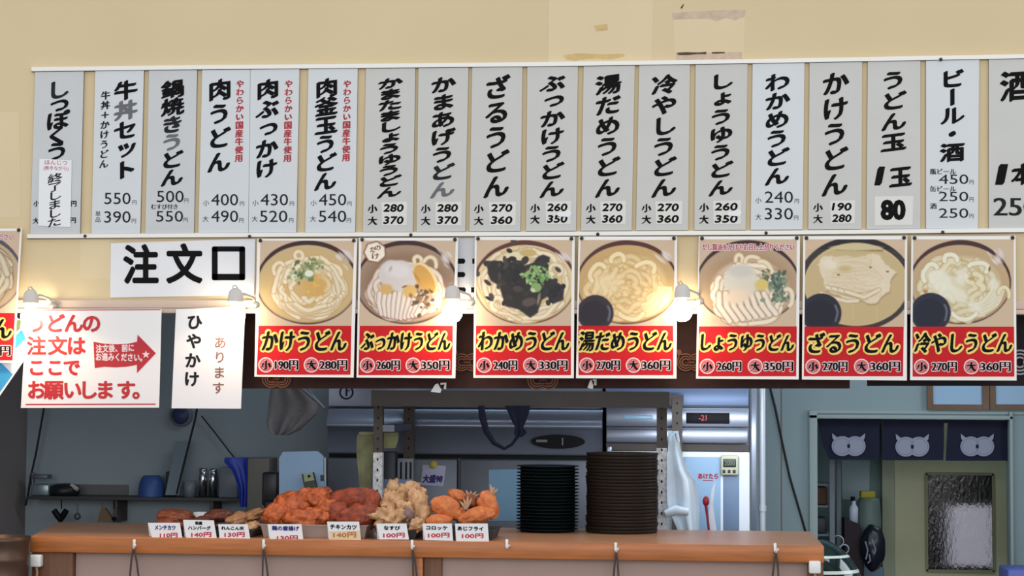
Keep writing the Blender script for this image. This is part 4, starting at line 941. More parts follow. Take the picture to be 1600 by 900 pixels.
# ------------------------------------------------------------------ kitchen: steel table, slotted-angle rack, two refrigerators
zw = zt - .06
xa, xb = P(402, 800, 1.1).x, P(930, 800, 1.1).x
def vat(u, Y, z):
    a, b = P(u, 800, Y).z, P(u, 801, Y).z; return 800 + (z - a) / (b - a)
t = thing('work_table', ((xa + xb) / 2, 1.2, 0), 'steel work table behind the serving counter', 'table')
MB().box(xa, xb, 1.035, 1.54, zw - .03, zw, 0, .004).build('table_top', [M_STEELD], t)
for x in (xa + .03, xb - .03):
    for y in (1.07, 1.5): MB().box(x - .02, x + .02, y - .02, y + .02, 0, zw - .03, 0, .003).build('leg', [M_STEELD], t)
YF, YRR = .98, 1.56
t = thing('angle_rack', P(820, 900, 1.2) * 1.0, 'rack of grey slotted steel posts, chipped white lower down, in front of the refrigerators', 'rack')
t.location.z = 0
def post(u0, u1, v0, Y, chip, nm='post'):
    a, b = P(u0, 720, Y), P(u1, 720, Y); zt_ = P(u0, v0, Y).z; zs = P(u0, chip, Y).z if chip else 0
    m = MB(); m.box(a.x, b.x, Y, Y + .005, zs, zt_, 0).box(b.x - .005, b.x, Y + .005, Y + .045, zs, zt_, 0)
    if chip: m.box(a.x, b.x, Y, Y + .005, 0, zs, 1).box(b.x - .005, b.x, Y + .005, Y + .045, 0, zs, 1)
    k = 0; z = zt_ - .02
    while z > zw + .05:
        m.box((a.x + b.x) / 2 - .004, (a.x + b.x) / 2 + .004, Y - .0008, Y, z - .012, z, 2); z -= .05
    return m.build(nm, [M_ANGLE, M_CHIPPED, M_GAP], t)
post(583, 597, 612, YF, 707); post(1026, 1042, 612, YF, 700); post(630, 646, 616, YRR, None); post(1050, 1066, 622, YRR, None)
def beam(u0, v0, u1, v1, Y, d, nm, m_): return MB().boxpx(u0, v0, u1, v1, Y, d).build(nm, [m_], t)
beam(580, 611, 1046, 636, YF - .02, .018, 'shelf_edge', M_ANGLE)
beam(622, 616, 1068, 632, YRR + .006, .018, 'shelf_edge', M_ANGLE)
xa, xb = P(584, 640, YF).x, P(1042, 640, YF).x; zs = P(800, 634, YF).z
MB().box(xa, xb, YF, YRR, zs, zs + .008).build('shelf_board', [M_ANGLE], t)
zs2 = P(610, 668, YF).z
MB().box(P(584, 660, YF).x, P(600, 660, YF).x + .05, YF + .006, YRR, zs2 - .02, zs2 + .012).build('side_rail', [M_STEELD], t)
# single-piece steel refrigerator
YA = 1.66
def px(u, Y, v=720): return P(u, v, Y).x
def pz(v, Y, u=800): return P(u, v, Y).z
t = thing('refrigerator', (px(725, YA), YA + .3, 0), 'wide two-door steel refrigerator with a bulging top panel and black oval control', 'refrigerator')
x0, x1 = px(511, YA), px(941, YA); ztp = pz(600, YA) + .12; zp1 = pz(638, YA); zp0 = pz(711, YA)
MB().box(x0, x1, YA + .06, 2.38, .08, ztp, 0, .006).build('cabinet', [M_STEELD], t)
MB().box(x0, x1, YA + .012, YA + .058, zp1 + .004, ztp, 0, .004).build('top_panel', [M_STEEL], t)
m = MB(); prof = [(YA + .05, zp1), (YA + .03, zp1 - .004)]
zc = pz(668, YA)
for k in range(9):
    a = k / 8; prof.append((YA + .03 - .05 * math.sin(a * math.pi / 2), zp1 - .006 - (zp1 - zc - .006) * a))
prof += [(YA - .012, zc - .006), (YA + .004, zc - .012), (YA + .008, zp0 + .01), (YA + .012, zp0), (YA + .05, zp0)]
n = len(prof); m.add([(x0, y, z) for y, z in prof] + [(x1, y, z) for y, z in prof], [(i, i + 1, n + i + 1, n + i) for i in range(n - 1)], 0, True); m.add([(x0, y, z) for y, z in prof], [tuple(range(n))]); m.add([(x1, y, z) for y, z in prof], [tuple(range(n))[::-1]])
m.build('bulging_panel', [M_STEEL], t)
c = P(872, 690, YA); k = mpp(YA); m = MB()
e = [(c.x + 42 * k * math.cos(a), c.z + 11 * k * math.sin(a)) for a in [2 * math.pi * i / 40 for i in range(40)]]
m.prism([(x, YA - .006, z) for x, z in e], (0, .012, 0)); co = m.build('control_panel', [M_BLACK], t)
m = MB().boxpx(838, 687, 855, 691, YA - .0075, .002, 0).boxpx(878, 684, 880, 696, YA - .0075, .002, 0); m.build('indicator', [M_GREY], co)
xm = px(716, YA); zb0 = .1
for (a, b) in ((x0, xm - .006), (xm + .008, x1)):
    d = MB().box(a, b, YA, YA + .055, zb0, zp0 - .022, 0, .008).build('door', [M_STEELD], t)
MB().box(x0 + .004, x1 - .004, YA + .03, YA + .06, zp0 - .02, zp0 - .002).build('gasket', [M_GAP], t)
m = MB(); c = P(541, 613, YA + .01)
m.lathe([(.030, -.002), (.036, -.004), (.038, .003)], c, 28, 0, 'Y'); m.box(c.x - .003, c.x + .003, c.y - .004, c.y + .004, c.z - .02, c.z + .02); m.box(c.x + .006, c.x + .016, c.y - .004, c.y + .004, c.z + .006, c.z + .012); m.build('emblem', [M_NAVY], t)
# upright refrigerator on the right
YBf = 1.62
x0, x1 = px(946, YBf), px(1172, YBf)
t = thing('refrigerator', ((x0 + x1) / 2, YBf + .35, 0), 'upright steel refrigerator with a pale blue door, beside the vertical pipe', 'refrigerator')
MB().box(x0, x1, YBf + .06, 2.38, .06, ztp + .05, 0, .006).build('cabinet', [M_STEELD], t)
MB().boxpx(946, 604, 1170, 634, YBf + .02, .04, 0, .004).build('top_panel', [mat('blue_grey_steel', (110, 128, 160), .4, .5)], t)
p1 = MB().boxpx(947, 637, 1170, 667, YBf, .055, 0, .005).build('panel', [M_STEEL], t)
m = MB(); c = P(1105, 653, YBf); m.boxpx(1072, 645, 1140, 662, YBf - .004, .006, 0, .002); m.build('display', [M_BLACK], p1)
m = MB(); fit(m, '-21', 1092, 1104, 648.5, 657, YBf - .0055, 0, rnd(.3, 4)); m.build('digits', [mat('dim_red_led', (150, 30, 40), .4, emit=(190, 30, 40), estr=.35)], p1)
MB().boxpx(975, 649, 1020, 655, YBf - .004, .005, 0, .002).build('thermometer', [mat('pale_blue_glass', (150, 190, 220), .2)], p1)
MB().boxpx(947, 671, 1169, 692, YBf - .006, .06, 0, .006).build('panel', [M_STEEL], t)
MB().boxpx(947, 694, 1170, 704, YBf + .03, .03, 0).build('gasket', [M_ANGLE], t)
dd = MB().box(x0 + .004, x1 - .002, YBf, YBf + .055, .1, pz(706, YBf, 1100), 0, .006).build('door', [mat('white_door_frame', (226, 230, 238), .45)], t)
MB().boxpx(1068, 714, 1126, 829, YBf - .004, .006, 0, .003).build('door_panel', [M_BLUEW], dd)
MB().boxpx(1130, 714, 1155, 829, YBf - .004, .006, 0, .003).build('door_panel', [mat('grey_blue_panel', (120, 142, 172), .5)], dd)
m = MB(); fit(m, 'あけたら', 1091, 1122, 740, 748, YBf - .0052, 0, rnd(.4, 4)); m.boxpx(1098, 750, 1114, 751, YBf - .0054, .001); m.build('lettering', [M_REDINK], dd)
MB().boxpx(948, 697, 956, 712, YBf - .01, .04, 0, .004).build('hinge', [M_STEEL], t)
m = MB().boxpx(1173.5, 606, 1182, 830, YBf + .03, .03, 0, .003); o = m.build('steel_upright', [M_STEEL], base=None); tag(o, 'narrow steel upright between the refrigerator and the pipe', 'post')
# stuck on and hung up
def shp(m, u0, v0, u1, v1, Y, th, k=0, r=.004): return m.boxpx(u0, v0, u1, v1, Y, th, k, r)
c = P(1140, 726, YBf - .03); t = thing('kitchen_timer', P(1140, 743, YBf - .02), 'beige kitchen timer stuck to the refrigerator door', 'timer')
shp(MB(), 1126, 711, 1154, 743, YBf - .028, .022, 0, .012).build('body', [mat('beige_plastic', (206, 204, 176), .45)], t)
s = shp(MB(), 1130, 717, 1150, 730, YBf - .0305, .004, 0, .002).build('screen', [mat('dark_lcd', (44, 50, 46), .25)], t)
m = MB(); fit(m, '2000', 1132, 1148, 719.5, 727.5, YBf - .0312, 0, ((0, 0), (.3, 0))); m.build('digits', [mat('lcd_digit', (120, 128, 116), .4)], s)
for u in (1131, 1139, 1147): shp(MB(), u - 2, 734, u + 2.5, 739, YBf - .0315, .005, 0, .002).build('button', [M_DARKG], t)
m = MB().polypx([(661, 726), (697, 728), (693, 760), (657, 758)], YA - .006, .001); o = m.build('memo', [mat('lilac_memo_paper', (206, 206, 234), .6)]); tag(o, 'small lilac memo with handwriting under a yellow magnet', 'memo')
m = MB(); fit(m, '大盛98', 661, 691, 742, 754, YA - .0066, 0, rnd(.8, 4), slant=.15); m.build('lettering', [mat('violet_ink', (70, 60, 130), .6)], o)
m = MB(); c = P(677, 726, YA - .012); m.lathe([(0, -.014), (.016, -.012), (.021, -.004), (.021, .006)], c, 20, 0, 'Y'); o = m.build('magnet', [mat('yellow_magnet', (206, 190, 90), .4)]); tag(o, 'round yellow magnet pinning the lilac memo', 'magnet')
o = MB().polypx([(764, 734), (812, 733), (813, 814), (763, 814)], YA - .003, .001).build('paper_sheet', [M_BLUEPAPER]); tag(o, 'plain light blue paper on the refrigerator door left of the bowls', 'paper')
# navy apron loop hung from the rack
m = MB(); Yh = YF - .065
m.tube([P(752, 634, Yh), P(754, 652, Yh), P(760, 674, Yh), P(772, 692, Yh), P(788, 701, Yh), P(800, 694, Yh), P(810, 680, Yh)], [.016, .017, .015, .012, .009, .008, .008], 10, 0, True, (1, .35, 1))
o = m.build('navy_apron', [M_NAVY]); tag(o, 'navy apron hung by its looped strap from the rack shelf', 'apron')
n = MB().sheet([789, 794, 799, 805, 803, 806], [828, 826, 822, 817, 823, 815], [634, 645, 657, 668, 676, 683], Yh - .006, .008, 2, .02, 0, 14, 3); n.build('bunched_cloth', [M_NAVY], o)
# olive cloth over the rack, pale at its fold
m = MB().sheet([559, 557, 557, 560, 562], [582, 583, 583, 581, 580], [678, 686, 712, 740, 762], YF + .09, .005, 1.5, .012, 0, 10, 1)
m.sheet([599, 598, 598], [622, 622, 618], [676, 688, 700], YF + .09, .004, 1, .012, 0, 8, 2); m.boxpx(560, 675, 621, 681, YF + .08, .05, 0, .006)
o = m.build('olive_cloth', [mat('olive_cloth', (150, 156, 116), .9, var=.3, scale=12, rgb2=(116, 112, 84))]); tag(o, 'olive green cloth draped behind the left rack post', 'cloth')
# dark knife block behind the left post
m = MB(); m.boxpx(597, 706, 617, vat(600, YF + .12, zw), YF + .12, .08, 0, .004); o = m.build('dark_caddy', [mat('dark_caddy_plastic', (40, 42, 52), .5)]); tag(o, 'dark box standing right of the left rack post', 'box'); 
m = MB(); m.boxpx(620, 716, 645, vat(630, YF + .16, zw), YF + .16, .05, 0, .004); o = m.build('utensil_holder', [M_GREY]); tag(o, 'grey utensil holder with dark slots behind the tempura', 'holder')
for a, b in ((625, 628), (633, 636), (640, 643)): MB().boxpx(a, 722, b, 748 + (a % 5) * 2, YF + .158, .003).build('slot', [M_GAP], o)
m = MB(); m.boxpx(598, 749, 646, vat(630, YF + .09, zw), YF + .09, .02, 0, .003); o = m.build('blue_grey_case', [mat('blue_grey_case', (96, 114, 140), .5)]); tag(o, 'low blue-grey case behind the tempura heap', 'box')
# pale blue cutting board with a notched corner, and tongs before it
Yk = 1.22
o = MB().polypx([(436, 716), (442, 706), (496, 705), (505, 713), (505, 742), (500, 742), (500, 752), (507, 752), (507, vat(507, Yk, zw)), (436, vat(436, Yk, zw))], Yk, .022).build('cutting_board', [M_BLUEW]); tag(o, 'pale blue cutting board standing behind the fried chicken', 'board')
m = MB(); m.prism([P(471, 741, Yk - .12), P(489, 738, Yk - .12), P(512, vat(512, Yk - .12, zw), Yk - .12), P(490, vat(490, Yk - .12, zw), Yk - .12)], (0, .03, 0)); o = m.build('slicer', [mat('dark_handle', (66, 66, 60), .5)]); tag(o, 'dark handled slicer with a pale green end before the cutting board', 'utensil')
n = MB(); n.prism([P(474, 740, Yk - .124), P(488, 738, Yk - .124), P(491, 750, Yk - .124), P(476, 753, Yk - .124)], (0, .006, 0)); h = n.build('handle_end', [mat('pale_green_plastic', (150, 170, 130), .5)], o)
MB().lathe([(0, -.002), (.007, -.002), (.007, .002)], P(483, 744, Yk - .126), 12, 0, 'Y').build('hole', [M_GAP], h)
o = MB().boxpx(386, 716, 420, 822, 1.75, .2, 0, .006).build('grey_column', [mat('olive_grey_cabinet', (110, 108, 100), .6)]); tag(o, 'olive-grey narrow cabinet left of the cutting board', 'cabinet')
m = MB(); m.boxpx(409, 738, 434, 790, 1.3, .18, 0, .01).boxpx(412, 782, 434, vat(424, 1.26, zw), 1.26, .2, 0, .01); o = m.build('dark_machine', [mat('blackish_metal', (40, 38, 44), .35, .4)]); tag(o, 'dark machine in the gap left of the cutting board', 'machine')
m = MB().tube([P(507.5, 715, 1.4), P(508.5, 826, 1.4)], .005, 8); o = m.build('thin_white_rod', [M_WHITE]); tag(o, 'thin white rod standing right of the cutting board', 'rod')
# strainer net hung at top left
Yg = 1.0
m = MB().sheet([423, 420, 419, 417, 420, 428], [475, 497, 492, 478, 465, 448], [607, 628, 646, 660, 672, 680], Yg, .02, 2.5, .05, 0, 20, 4)
o = m.build('hanging_net', [mat('grey_mesh_cloth', (122, 120, 124), .8, alpha=.8, var=.15, scale=120)]); tag(o, 'grey mesh bag hanging under the curtain at left', 'bag')
n = MB(); n.tube([P(455, 480, .18), P(458, 560, .3), P(462, 600, Yg - .03), P(470, 606, Yg - .03)], .004, 6).tube([P(470, 606, Yg - .03), P(490, 622, Yg - .03), P(507, 638, Yg - .03)], [.006, .009, .005], 8).tube([P(476, 603, Yg - .03), P(507, 637, Yg - .03)], .004, 6); n.build('handle', [M_STEELD], o)
# plastic bags on the right rack post
Yp = YF - .01
m = MB().sheet([1044, 1044, 1043, 1043, 1042, 1042, 1046, 1062], [1060, 1063, 1066, 1074, 1086, 1091, 1093, 1092], [674, 698, 712, 735, 750, 775, 800, 834], Yp, .013, 1.7, .04, 0, 24, 5)
o = m.build('plastic_bag', [mat('white_blue_film', (222, 238, 252), .3, var=.06, scale=10)]); tag(o, 'white-blue plastic bag hanging from the right rack post', 'bag')
n = MB(); n.tube([P(1047, 690, Yp - .01), P(1048, 680, Yp - .012), P(1056, 677, Yp - .012), P(1060, 690, Yp - .01)], .008, 8, 0, True, (1, .5, 1)); n.build('bag_handle', [MATS['white_blue_film']], o)
n = MB(); n.tube([P(1040, 803, Yp - .03), P(1056, 797, Yp - .035), P(1076, 800, Yp - .03)], [.018, .024, .016], 10); n.build('rolled_edge', [MATS['white_blue_film']], o)
m = MB().sheet([1016, 1014, 1013, 1015, 1012, 1013], [1027, 1026, 1027, 1025, 1026, 1026], [707, 722, 736, 748, 762, 770], 1.1, .014, 1.5, .03, 0, 10, 6); o = m.build('clear_bag', [mat('clear_blue_film', (176, 192, 226), .25, var=.2, scale=20)]); tag(o, 'small clear bluish bag between the brown trays and the white post', 'bag')
m = MB(); m.tube([P(1108, 832, 1.02), P(1105, 805, 1.02), P(1103, 790, 1.02)], [.006, .006, .008], 8).lump(P(1103, 783, 1.02), (.016, .010, .024), 3, .1, 1, 3); o = m.build('red_ladle', [mat('dark_red_plastic', (150, 28, 44), .35)]); tag(o, 'dark red ladle standing before the pale blue door panel', 'ladle')
m = MB(); m.prism([P(1112, 765, 1.06), P(1118, 752, 1.06), P(1114, 790, 1.06), P(1120, 830, 1.06), P(1108, 832, 1.06), P(1108, 800, 1.06)], (0, .02, 0)); o = m.build('white_tongs', [mat('pale_film', (226, 232, 242), .3)]); tag(o, 'pale narrow strip beside the red ladle', 'utensil')
xk = P(1100, 832, 1.04)
o = MB().box(xk.x - .08, xk.x + .08, .95, 1.2, 0, xk.z, 0, .006).build('utensil_stand', [M_STEELD]); tag(o, 'steel stand holding the red ladle behind the counter', 'stand')
# vertical pipe and loose cables
a, b = P(1191, 600, 1.7), P(1191, 836, 1.7)
m = MB().tube([(a.x, 1.7, ZC - .02), (a.x, 1.7, .01)], .017, 14); 
for z in (a.z + .0, b.z + .12): m.tube([(a.x, 1.7, z), (a.x, 1.7, z + .03)], .021, 14)
o = m.build('pipe', [mat('pale_grey_pipe', (190, 196, 206), .35, .2)]); tag(o, 'pale grey vertical pipe right of the refrigerators', 'pipe')
def cable(pts, Y, r, label):
    o = MB().tube([P(u, v, Y) for u, v in pts], r, 8).build('cable', [M_CABLE]); tag(o, label, 'cable')
cable([(1203, 604), (1212, 640), (1222, 690), (1234, 745), (1258, 828), (1262, 850)], YB - .0065, .006, 'black cable hanging diagonally across the pale wall left of the doorway')
cable([(70, 630), (64, 665), (56, 710), (48, 745), (44, 772), (40, 790)], YB - .1, .006, 'dark cable running down to the left end of the kitchen shelf')
cable([(322, 300), (314, 520), (309, 632), (305, 655), (296, 690), (286, 730), (276, 772)], YB - .25, .006, 'dark cable slanting down behind the narrow white notice')
cable([(315, 650), (335, 675), (358, 705), (372, 722)], YB - .05, .004, 'thin cable slanting right towards the blue bag')

# ------------------------------------------------------------------ kitchen shelf on the left
Ysf = YB - .22; zs = pz(777, Ysf, 220)
x0, x1 = px(44, Ysf), px(396, Ysf)
t = thing('kitchen_shelf', ((x0 + x1) / 2, Ysf + .11, zs), 'long dark kitchen shelf on the left back wall', 'shelf')
MB().box(x0, x1, Ysf, YB - .002, zs - .018, zs, 0, .003).build('shelf_board', [mat('dark_shelf', (72, 72, 74), .6)], t)
MB().box(px(118, YB), px(202, YB), YB - .014, YB - .002, zs + .001, pz(757, YB, 160)).build('back_board', [mat('grey_back_board', (110, 112, 112), .6)], t)
for u in (180, 330): MB().box(px(u, Ysf) - .01, px(u, Ysf) + .01, Ysf + .02, YB - .002, zs - .14, zs - .018).build('bracket', [M_ANGLE], t)
zs += .001
def onshelf(name, u0, u1, v, d, m_, label, cat, dy=.03, r=.006):
    o = MB().box(px(u0, Ysf), px(u1, Ysf), Ysf + dy, Ysf + dy + d, zs, pz(v, Ysf, u0), 0, r).build(name, [m_]); tag(o, label, cat); return o
o = onshelf('steel_scale', 47, 74, 757, .14, mat('pale_steel', (150, 166, 172), .3, .6), 'pale steel box at the left end of the shelf', 'box')
t2 = MB(); t2.boxpx(48, 742, 74, 748, Ysf + .05, .08, 0, .003).tube([P(51, 748, Ysf + .09), P(51, 758, Ysf + .09)], .01, 8).lump(P(51, 741, Ysf + .06), (.016, .016, .012), 2, .1, 1, 2); t2.build('upper_pan', [M_STEELD], o)
m = MB(); c = Vector((px(93, Ysf), Ysf + .1, zs)); m.lathe([(0, 0), (.075, 0), (.085, .02), (.08, .05), (.05, .065), (0, .068)], c, 24); o = m.build('dark_pot', [mat('blackened_pan', (48, 50, 54), .4, .5)]); tag(o, 'low dark pot beside the pale steel box', 'pot')
MB().tube([c + Vector((.05, -.04, .06)), c + Vector((.09, -.05, .035))], .012, 8).build('handle', [mat('pale_handle', (200, 196, 186), .4)], o)
m = MB(); c = Vector((px(230, Ysf), Ysf + .09, zs)); R = mpp(Ysf) * 21; h = pz(744, Ysf, 232) - zs
m.lathe([(R, 0), (R * .99, h * .3), (R * .9, h * .7), (R * .72, h * .93), (R * .6, h), (0, h)], c, 32); o = m.build('blue_bowl', [M_BLUEB]); tag(o, 'dull blue bowl upturned on the shelf', 'bowl')
onshelf('grey_box', 251, 264, 738, .10, M_DARKG, 'dark grey box between the blue bowl and the leaning board', 'box', .105)
m = MB(); m.prism([P(275, 690, Ysf + .12), P(296, 690, Ysf + .12), P(279, 773.5, Ysf + .03), P(258, 773.5, Ysf + .03)], (0, .014, 0)); o = m.build('leaning_board', [mat('blue_grey_board', (128, 144, 156), .5)]); tag(o, 'tall grey board leaning on the shelf', 'board')
m = MB(); c = Vector((px(291, Ysf), Ysf + .08, zs)); m.lathe([(0, 0), (.03, 0), (.036, .09), (.034, .09), (.028, .01), (0, .01)], c, 24); o = m.build('tumbler', [mat('smoky_plastic', (130, 136, 142), .3)]); tag(o, 'smoky tumbler right of the leaning board', 'cup')
for u, v, lab in ((312, 732, 'tall steel canister with a bright streak, left of its twin'), (328, 733, 'second tall steel canister, beside the clear tub')):
    m = MB(); c = Vector((px(u, Ysf), Ysf + .08, zs)); R = mpp(Ysf) * 6.5; h = pz(v, Ysf, u) - zs; m.lathe([(0, 0), (R, 0), (R, h * .86), (R * .9, h * .88), (R, h * .9), (R, h), (0, h)], c, 24); o = m.build('canister', [mat('bright_steel', (200, 204, 210), .18, 1)]); tag(o, lab, 'canister', 'steel canisters')
o = onshelf('clear_tub', 340, 370, 730, .12, mat('frosted_plastic', (126, 136, 150), .3, alpha=.85), 'frosted plastic tub in front of the blue bag', 'tub')
m = MB().sheet([351, 350, 362, 372, 373, 374], [391, 390, 389, 389, 387, 384], [715, 722, 735, 760, 778, 792], Ysf - .10, .010, 1.4, .05, 0, 14, 8); o = m.build('blue_bag', [M_BLUE]); tag(o, 'deep blue plastic bag at the right end of the shelf', 'bag')
m = MB().tube([P(387, 772, Ysf - .06), P(388, 790, Ysf - .06), P(386, 797, Ysf - .06)], [.006, .01, .006], 8); o = m.build('green_brush', [mat('pale_green_stick', (150, 170, 150), .5)]); tag(o, 'pale green stick hanging below the blue bag', 'utensil')
def hang(name, u, v0, m_, label, fn):
    m = MB(); m.tube([P(u, v0, Ysf + .01), P(u, v0 + 14, Ysf + .01)], .0035, 6); fn(m); o = m.build(name, [m_]); tag(o, label, 'utensil')
hang('hanging_scissors', 96, 781, M_BLACK, 'black scissors hanging under the left part of the shelf', lambda m: (m.tube([P(84, 797, Ysf + .01), P(92, 808, Ysf + .01), P(95, 815, Ysf + .01)], [.016, .018, .01], 8), m.tube([P(104, 797, Ysf + .01), P(97, 808, Ysf + .01), P(94, 815, Ysf + .01)], [.016, .018, .01], 8)))
hang('hanging_ladle', 121, 781, M_STEELD, 'thin steel ladle hanging beside the black scissors', lambda m: (m.tube([P(121, 795, Ysf + .01), P(121, 806, Ysf + .01)], .004, 6), m.lump(P(121, 807, Ysf + .01), (.018, .02, .02), 1, .1, 1, 3)))
hang('hanging_scoop', 160, 781, mat('tan_scoop', (120, 98, 72), .6), 'brown triangular scoop hanging under the shelf', lambda m: m.prism([P(158, 794, Ysf), P(164, 794, Ysf), P(177, 814, Ysf), P(152, 815, Ysf)], (0, .03, 0)))
hang('hanging_stopper', 178, 781, M_BLACK, 'black knob hanging right of the brown scoop', lambda m: m.lump(P(178, 811, Ysf + .01), (.015, .015, .012), 1, .1, 1, 3))
m = MB(); c = P(283, 649, YB - .03); m.lathe([(0, -.02), (.045, -.018), (.05, -.012), (.05, .03)], c, 32, 0, 'Y').lathe([(.05, -.014), (.062, -.012), (.064, .03)], c, 32, 1, 'Y'); o = m.build('wall_vent', [mat('dark_blue_fan', (52, 70, 110), .4), M_GREY]); tag(o, 'round dark blue vent on the back wall above the leaning board', 'vent')
m = MB(); c = P(313, 799, .45); c.z = zt; m.lathe([(0, .001), (.018, .001), (.03, .05), (.032, .078), (.028, .078), (.018, .01), (0, .01)], c, 20); o = m.build('small_cup', [M_WHITE]); tag(o, 'small white cup between the two patty trays', 'cup')

# ------------------------------------------------------------------ right side: framed notices, navy curtain, back room
for a, b, lab in ((1449, 1546, 'wooden framed notice with pale blue sheet above the doorway'), (1547, 1650, 'second wooden frame above the doorway, at the right photo edge')):
    Yq = YB - .035; m = MB(); m.boxpx(a, 566, a + 9, 640, Yq, .03).boxpx(b - 11, 566, b, 640, Yq, .03).boxpx(a + 9, 632, b - 11, 640, Yq, .03).boxpx(a + 9, 566, b - 11, 574, Yq, .03)
    o = m.build('picture_frame', [mat('brown_frame_wood', (110, 84, 62), .5, var=.2, scale=12)]); tag(o, lab, 'picture frame', 'framed notices')
    MB().boxpx(a + 9, 574, b - 11, 632, Yq + .012, .012).build('sheet', [mat('blue_white_sheet', (150, 184, 214), .35)], o)
Yn = YB + .04
t = thing('navy_curtain', P(1430, 720, Yn), 'short navy split curtain with three grey crests in the doorway', 'curtain')
pn = [([1278, 1281, 1287, 1296], [1374, 1374, 1374, 1373]), ([1379, 1378, 1378, 1377], [1475, 1475, 1475, 1474]), ([1481, 1480, 1479, 1478], [1577, 1576, 1576, 1576])]
for i, (l, r) in enumerate(pn):
    q = MB().sheet(l, r, [658, 676, 698, 718 + i], Yn, .004, 2, .004, 0, 24, i).build('curtain_panel', [M_NAVY], t)
    m = MB(); uc = (1326, 1425.5, 1527)[i]; vc = (697, 698, 697.5)[i]
    for s in (-1, 1):
        pts = circ(uc + s * 10, vc, 16.5, 28, 15.5); m.add(PA(*np.array(pts).T, Yn - .009 - s * .0002), [tuple(range(28))[::-1]], 0)
        e = [(uc + s * 13, vc - 10), (uc + s * 26, vc - 20), (uc + s * 25, vc - 12), (uc + s * 20, vc - 6)]; m.add(PA(*np.array(e).T, Yn - .0094), [(0, 1, 2, 3)], 0)
        for rr in (13.5,):
            o_, i_ = circ(uc + s * 11, vc, rr, 24, rr * .95), circ(uc + s * 11, vc, rr - .7, 24, rr * .95 - .7)
            A, B = PA(*np.array(o_).T, Yn - .0098), PA(*np.array(i_).T, Yn - .0098); m.add(list(A) + list(B), [(k, (k + 1) % 24, 24 + (k + 1) % 24, 24 + k) for k in range(24)], 2)
    m.add(PA(*np.array(circ(uc, vc, 2.4, 12, 3.4)).T, Yn - .0102), [tuple(range(12))[::-1]], 1)
    m.build('crest', [mat('grey_crest', (146, 148, 166), .9), M_NAVY, mat('dim_crest_line', (112, 114, 134), .9)], q)
MB().boxpx(1277, 655.5, 1577, 661, Yn - .004, .012).build('header', [M_NAVY], t)
# steel shelf rack just inside the doorway
Yi = 2.72
t = thing('storage_rack', (px(1303, Yi), Yi + .1, 0), 'grey steel storage rack inside the doorway at left', 'rack')
for u0, u1, Y in ((1296, 1304, Yi), (1307, 1314, Yi + .22)):
    MB().box(px(u0, Y), px(u1, Y), Y, Y + .03, 0, 1.75).build('post', [mat('grey_rack_steel', (108, 118, 126), .5, .3)], t)
for v in (756, 790, 835): 
    z = pz(v, Yi, 1290); MB().box(dl - .45, px(1304, Yi), Yi + .031, Yi + .25, z - .012, z).build('shelf', [MATS['grey_rack_steel']], t)
z = pz(785, Yi, 1290); zsh = pz(790, Yi, 1290) + .001
o = MB().box(px(1262, Yi), px(1294, Yi), Yi + .05, Yi + .2, zsh, pz(753, Yi + .03, 1290) - .03, 0, .01).build('brown_carton', [mat('dim_carton', (96, 72, 60), .8)]); tag(o, 'dim brown carton on the storage rack', 'box')
zsh2 = pz(835, Yi, 1290) + .001
o = MB().box(px(1264, Yi), px(1292, Yi), Yi + .05, Yi + .2, zsh2, zsh2 + .09, 0, .01).build('dark_tub', [M_DARKG]); tag(o, 'dark tub on the lower level of the storage rack', 'tub')
Yw = YR - .004
o = MB().polypx([(1315, 719), (1359, 719), (1358, 783), (1316, 780)], Yw, .002).build('wall_notice', [mat('pale_blue_notice', (168, 190, 196), .6)]); tag(o, 'pale blue-grey notice on the back room wall', 'paper')
m = MB(); c = P(1334, 814, Yi + .25); k = mpp(Yi + .25)
o = None
m = MB(); m.lathe([(0, 0), (.026, 0), (.026, .085), (.012, .105), (.011, .125), (0, .125)], (c.x, c.y, c.z - .01), 20); o = m.build('white_bottle', [mat('bluish_white_plastic', (206, 220, 240), .3)]); tag(o, 'bluish-white bottle inside the doorway', 'bottle')
MB().lathe([(0, .125), (.013, .125), (.013, .148), (0, .15)], (c.x - .005, c.y, c.z - .01), 16).build('cap', [M_BLACK], o)
# stand for the bottle: a dark draped trolley
xt0, xt1 = px(1318, Yi + .2), px(1340, Yi + .2)
m = MB(); top = c.z - .011; m.prism([(xt0, Yi + .14, 0), (xt1 + .02, Yi + .14, 0), (xt1 + .03, Yi + .14, top - .12), (xt1, Yi + .14, top), (xt0, Yi + .14, top + .03)], (0, .22, 0)); o = m.build('dark_cloth_cover', [mat('maroon_black_cloth', (44, 34, 42), .8, var=.2, scale=9)]); tag(o, 'dark maroon cloth-covered heap under the white bottle', 'heap')
for q, (u, v, r) in enumerate(((1309, 846, 9), (1319, 858, 7))):
    a = [P(u + r * math.cos(w), v + r * math.sin(w), Yi + .1) for w in [k * 2 * math.pi / 20 for k in range(21)]]
    tag(MB().tube(a, .006, 6).build('steel_ring', [M_STEEL]), ('larger' if q == 0 else 'smaller') + ' steel ring handle hanging before the dark cloth heap', 'ring')
Yj = Yi + .3
m = MB(); c = P(1358, 886, Yj); kk = mpp(Yj); zc = pz(830, Yj, 1358)
m.lathe([(0, .0), (kk * 17, 0), (kk * 19, .1), (kk * 17, .22), (kk * 15, .24), (0, .24)], (c.x, Yj, zc - .05), 24); o = m.build('grey_bin', [mat('grey_green_bin', (104, 122, 118), .5)]); tag(o, 'grey-green bin top under the yellow packet', 'bin'); ztb = zc - .05 + .24
m = MB(); m.box(c.x - kk * 13, c.x + kk * 9, Yj - .05, Yj + .05, ztb + .001, ztb + .04, 0, .006); o2 = m.build('yellow_packet', [mat('dim_yellow', (170, 160, 40), .5)]); tag(o2, 'small yellow packet on the grey-green bin', 'packet')
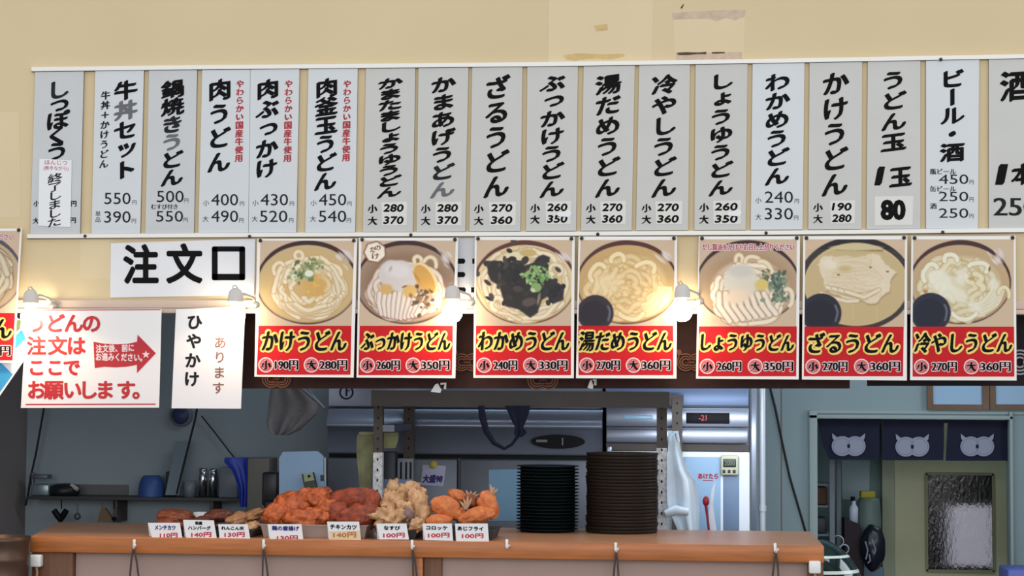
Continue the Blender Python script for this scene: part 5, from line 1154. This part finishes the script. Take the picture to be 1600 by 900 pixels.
m = MB(); m.lump((c.x + .005, Yj - .19, pz(852, Yj, 1358)), (kk * 19, .06, kk * 34), 12, .12, 1.6, 4); o = m.build('black_bag', [mat('black_bin_bag', (28, 30, 42), .28, var=.2, scale=6)]); tag(o, 'black bag with pale crumpled marks hanging below the bin top', 'bag')
m = MB()
for pts in (((1352, 846), (1356, 860), (1353, 874)), ((1362, 842), (1368, 858), (1366, 866)), ((1358, 866), (1360, 876), (1356, 880))): m.tube([P(u, v, Yj - .25) for u, v in pts], .005, 6, 0, True, (1, .4, 1))
m.build('print', [mat('grey_lilac_print', (120, 124, 146), .5)], o)
o = MB().box(c.x - .08, c.x + .1, Yj + .16, YR - .01, 0, pz(890, Yj, 1358), 0, .01).build('blue_grey_chest', [mat('blue_grey_chest', (96, 124, 142), .5)]); tag(o, 'blue-grey chest at the bottom of the doorway', 'chest')
c = P(1596, 896, 1.9); z = pz(890, 1.9, 1590)
o = MB().box(px(1573, 1.9), px(1660, 1.9), 1.9, 2.2, 0, z, 0, .012).build('blue_crate', [mat('violet_blue_plastic', (98, 110, 186), .45)]); tag(o, 'violet-blue crate at the bottom right corner', 'crate')
# glossy dark green tank behind the counter's right end
Yt = 1.08; kk = mpp(Yt); c = P(1276, 965, Yt); R = 80 * kk
prof = [(R * math.cos(a), R * 1.5 * math.sin(a)) for a in [k * math.pi / 2 / 14 for k in range(15)]]
m = MB(); m.lathe([(R * .98, -c.z + .005), (R, -.3), (R, 0)] + prof, (c.x, Yt, c.z), 48); o = m.build('green_tank', [mat('dark_green_gloss', (24, 44, 44), .12, coat=.5)]); tag(o, 'glossy dark green domed tank behind the right end of the counter', 'tank')
for a0, a1 in ((.89, .94), (.63, .68)):  # pale rings painted in place of highlights on the glossy dome
    m = MB(); m.lathe([((R + .002) * math.cos(a), (R * 1.5 + .002) * math.sin(a)) for a in [a0 + (a1 - a0) * k / 4 for k in range(5)]], (c.x, Yt, c.z), 48); m.build('highlight_band', [mat('painted_highlight', (226, 236, 226), .25)], o)
# dark ribbed can at the counter's left end
Yv = -.22; c = P(6, 838, Yv); R = 41 * mpp(Yv); z1 = c.z
pr = [(R * .97, 0.005)]
z = .05
while z < z1 - .04: pr += [(R * .97, z), (R, z + .008), (R, z + .022), (R * .97, z + .03)]; z += .11
pr += [(R * .97, z1 - .03), (R * 1.03, z1 - .018), (R * 1.03, z1), (R * .96, z1), (R * .94, z1 - .05), (0, z1 - .05)]
m = MB(); m.lathe(pr, (c.x, Yv, 0), 40); o = m.build('ribbed_can', [mat('rusty_brown_metal', (92, 70, 58), .4, .5, var=.3, scale=6, stretch=(1, 1, 3))]); tag(o, 'tall dark brown ribbed can left of the counter', 'can')
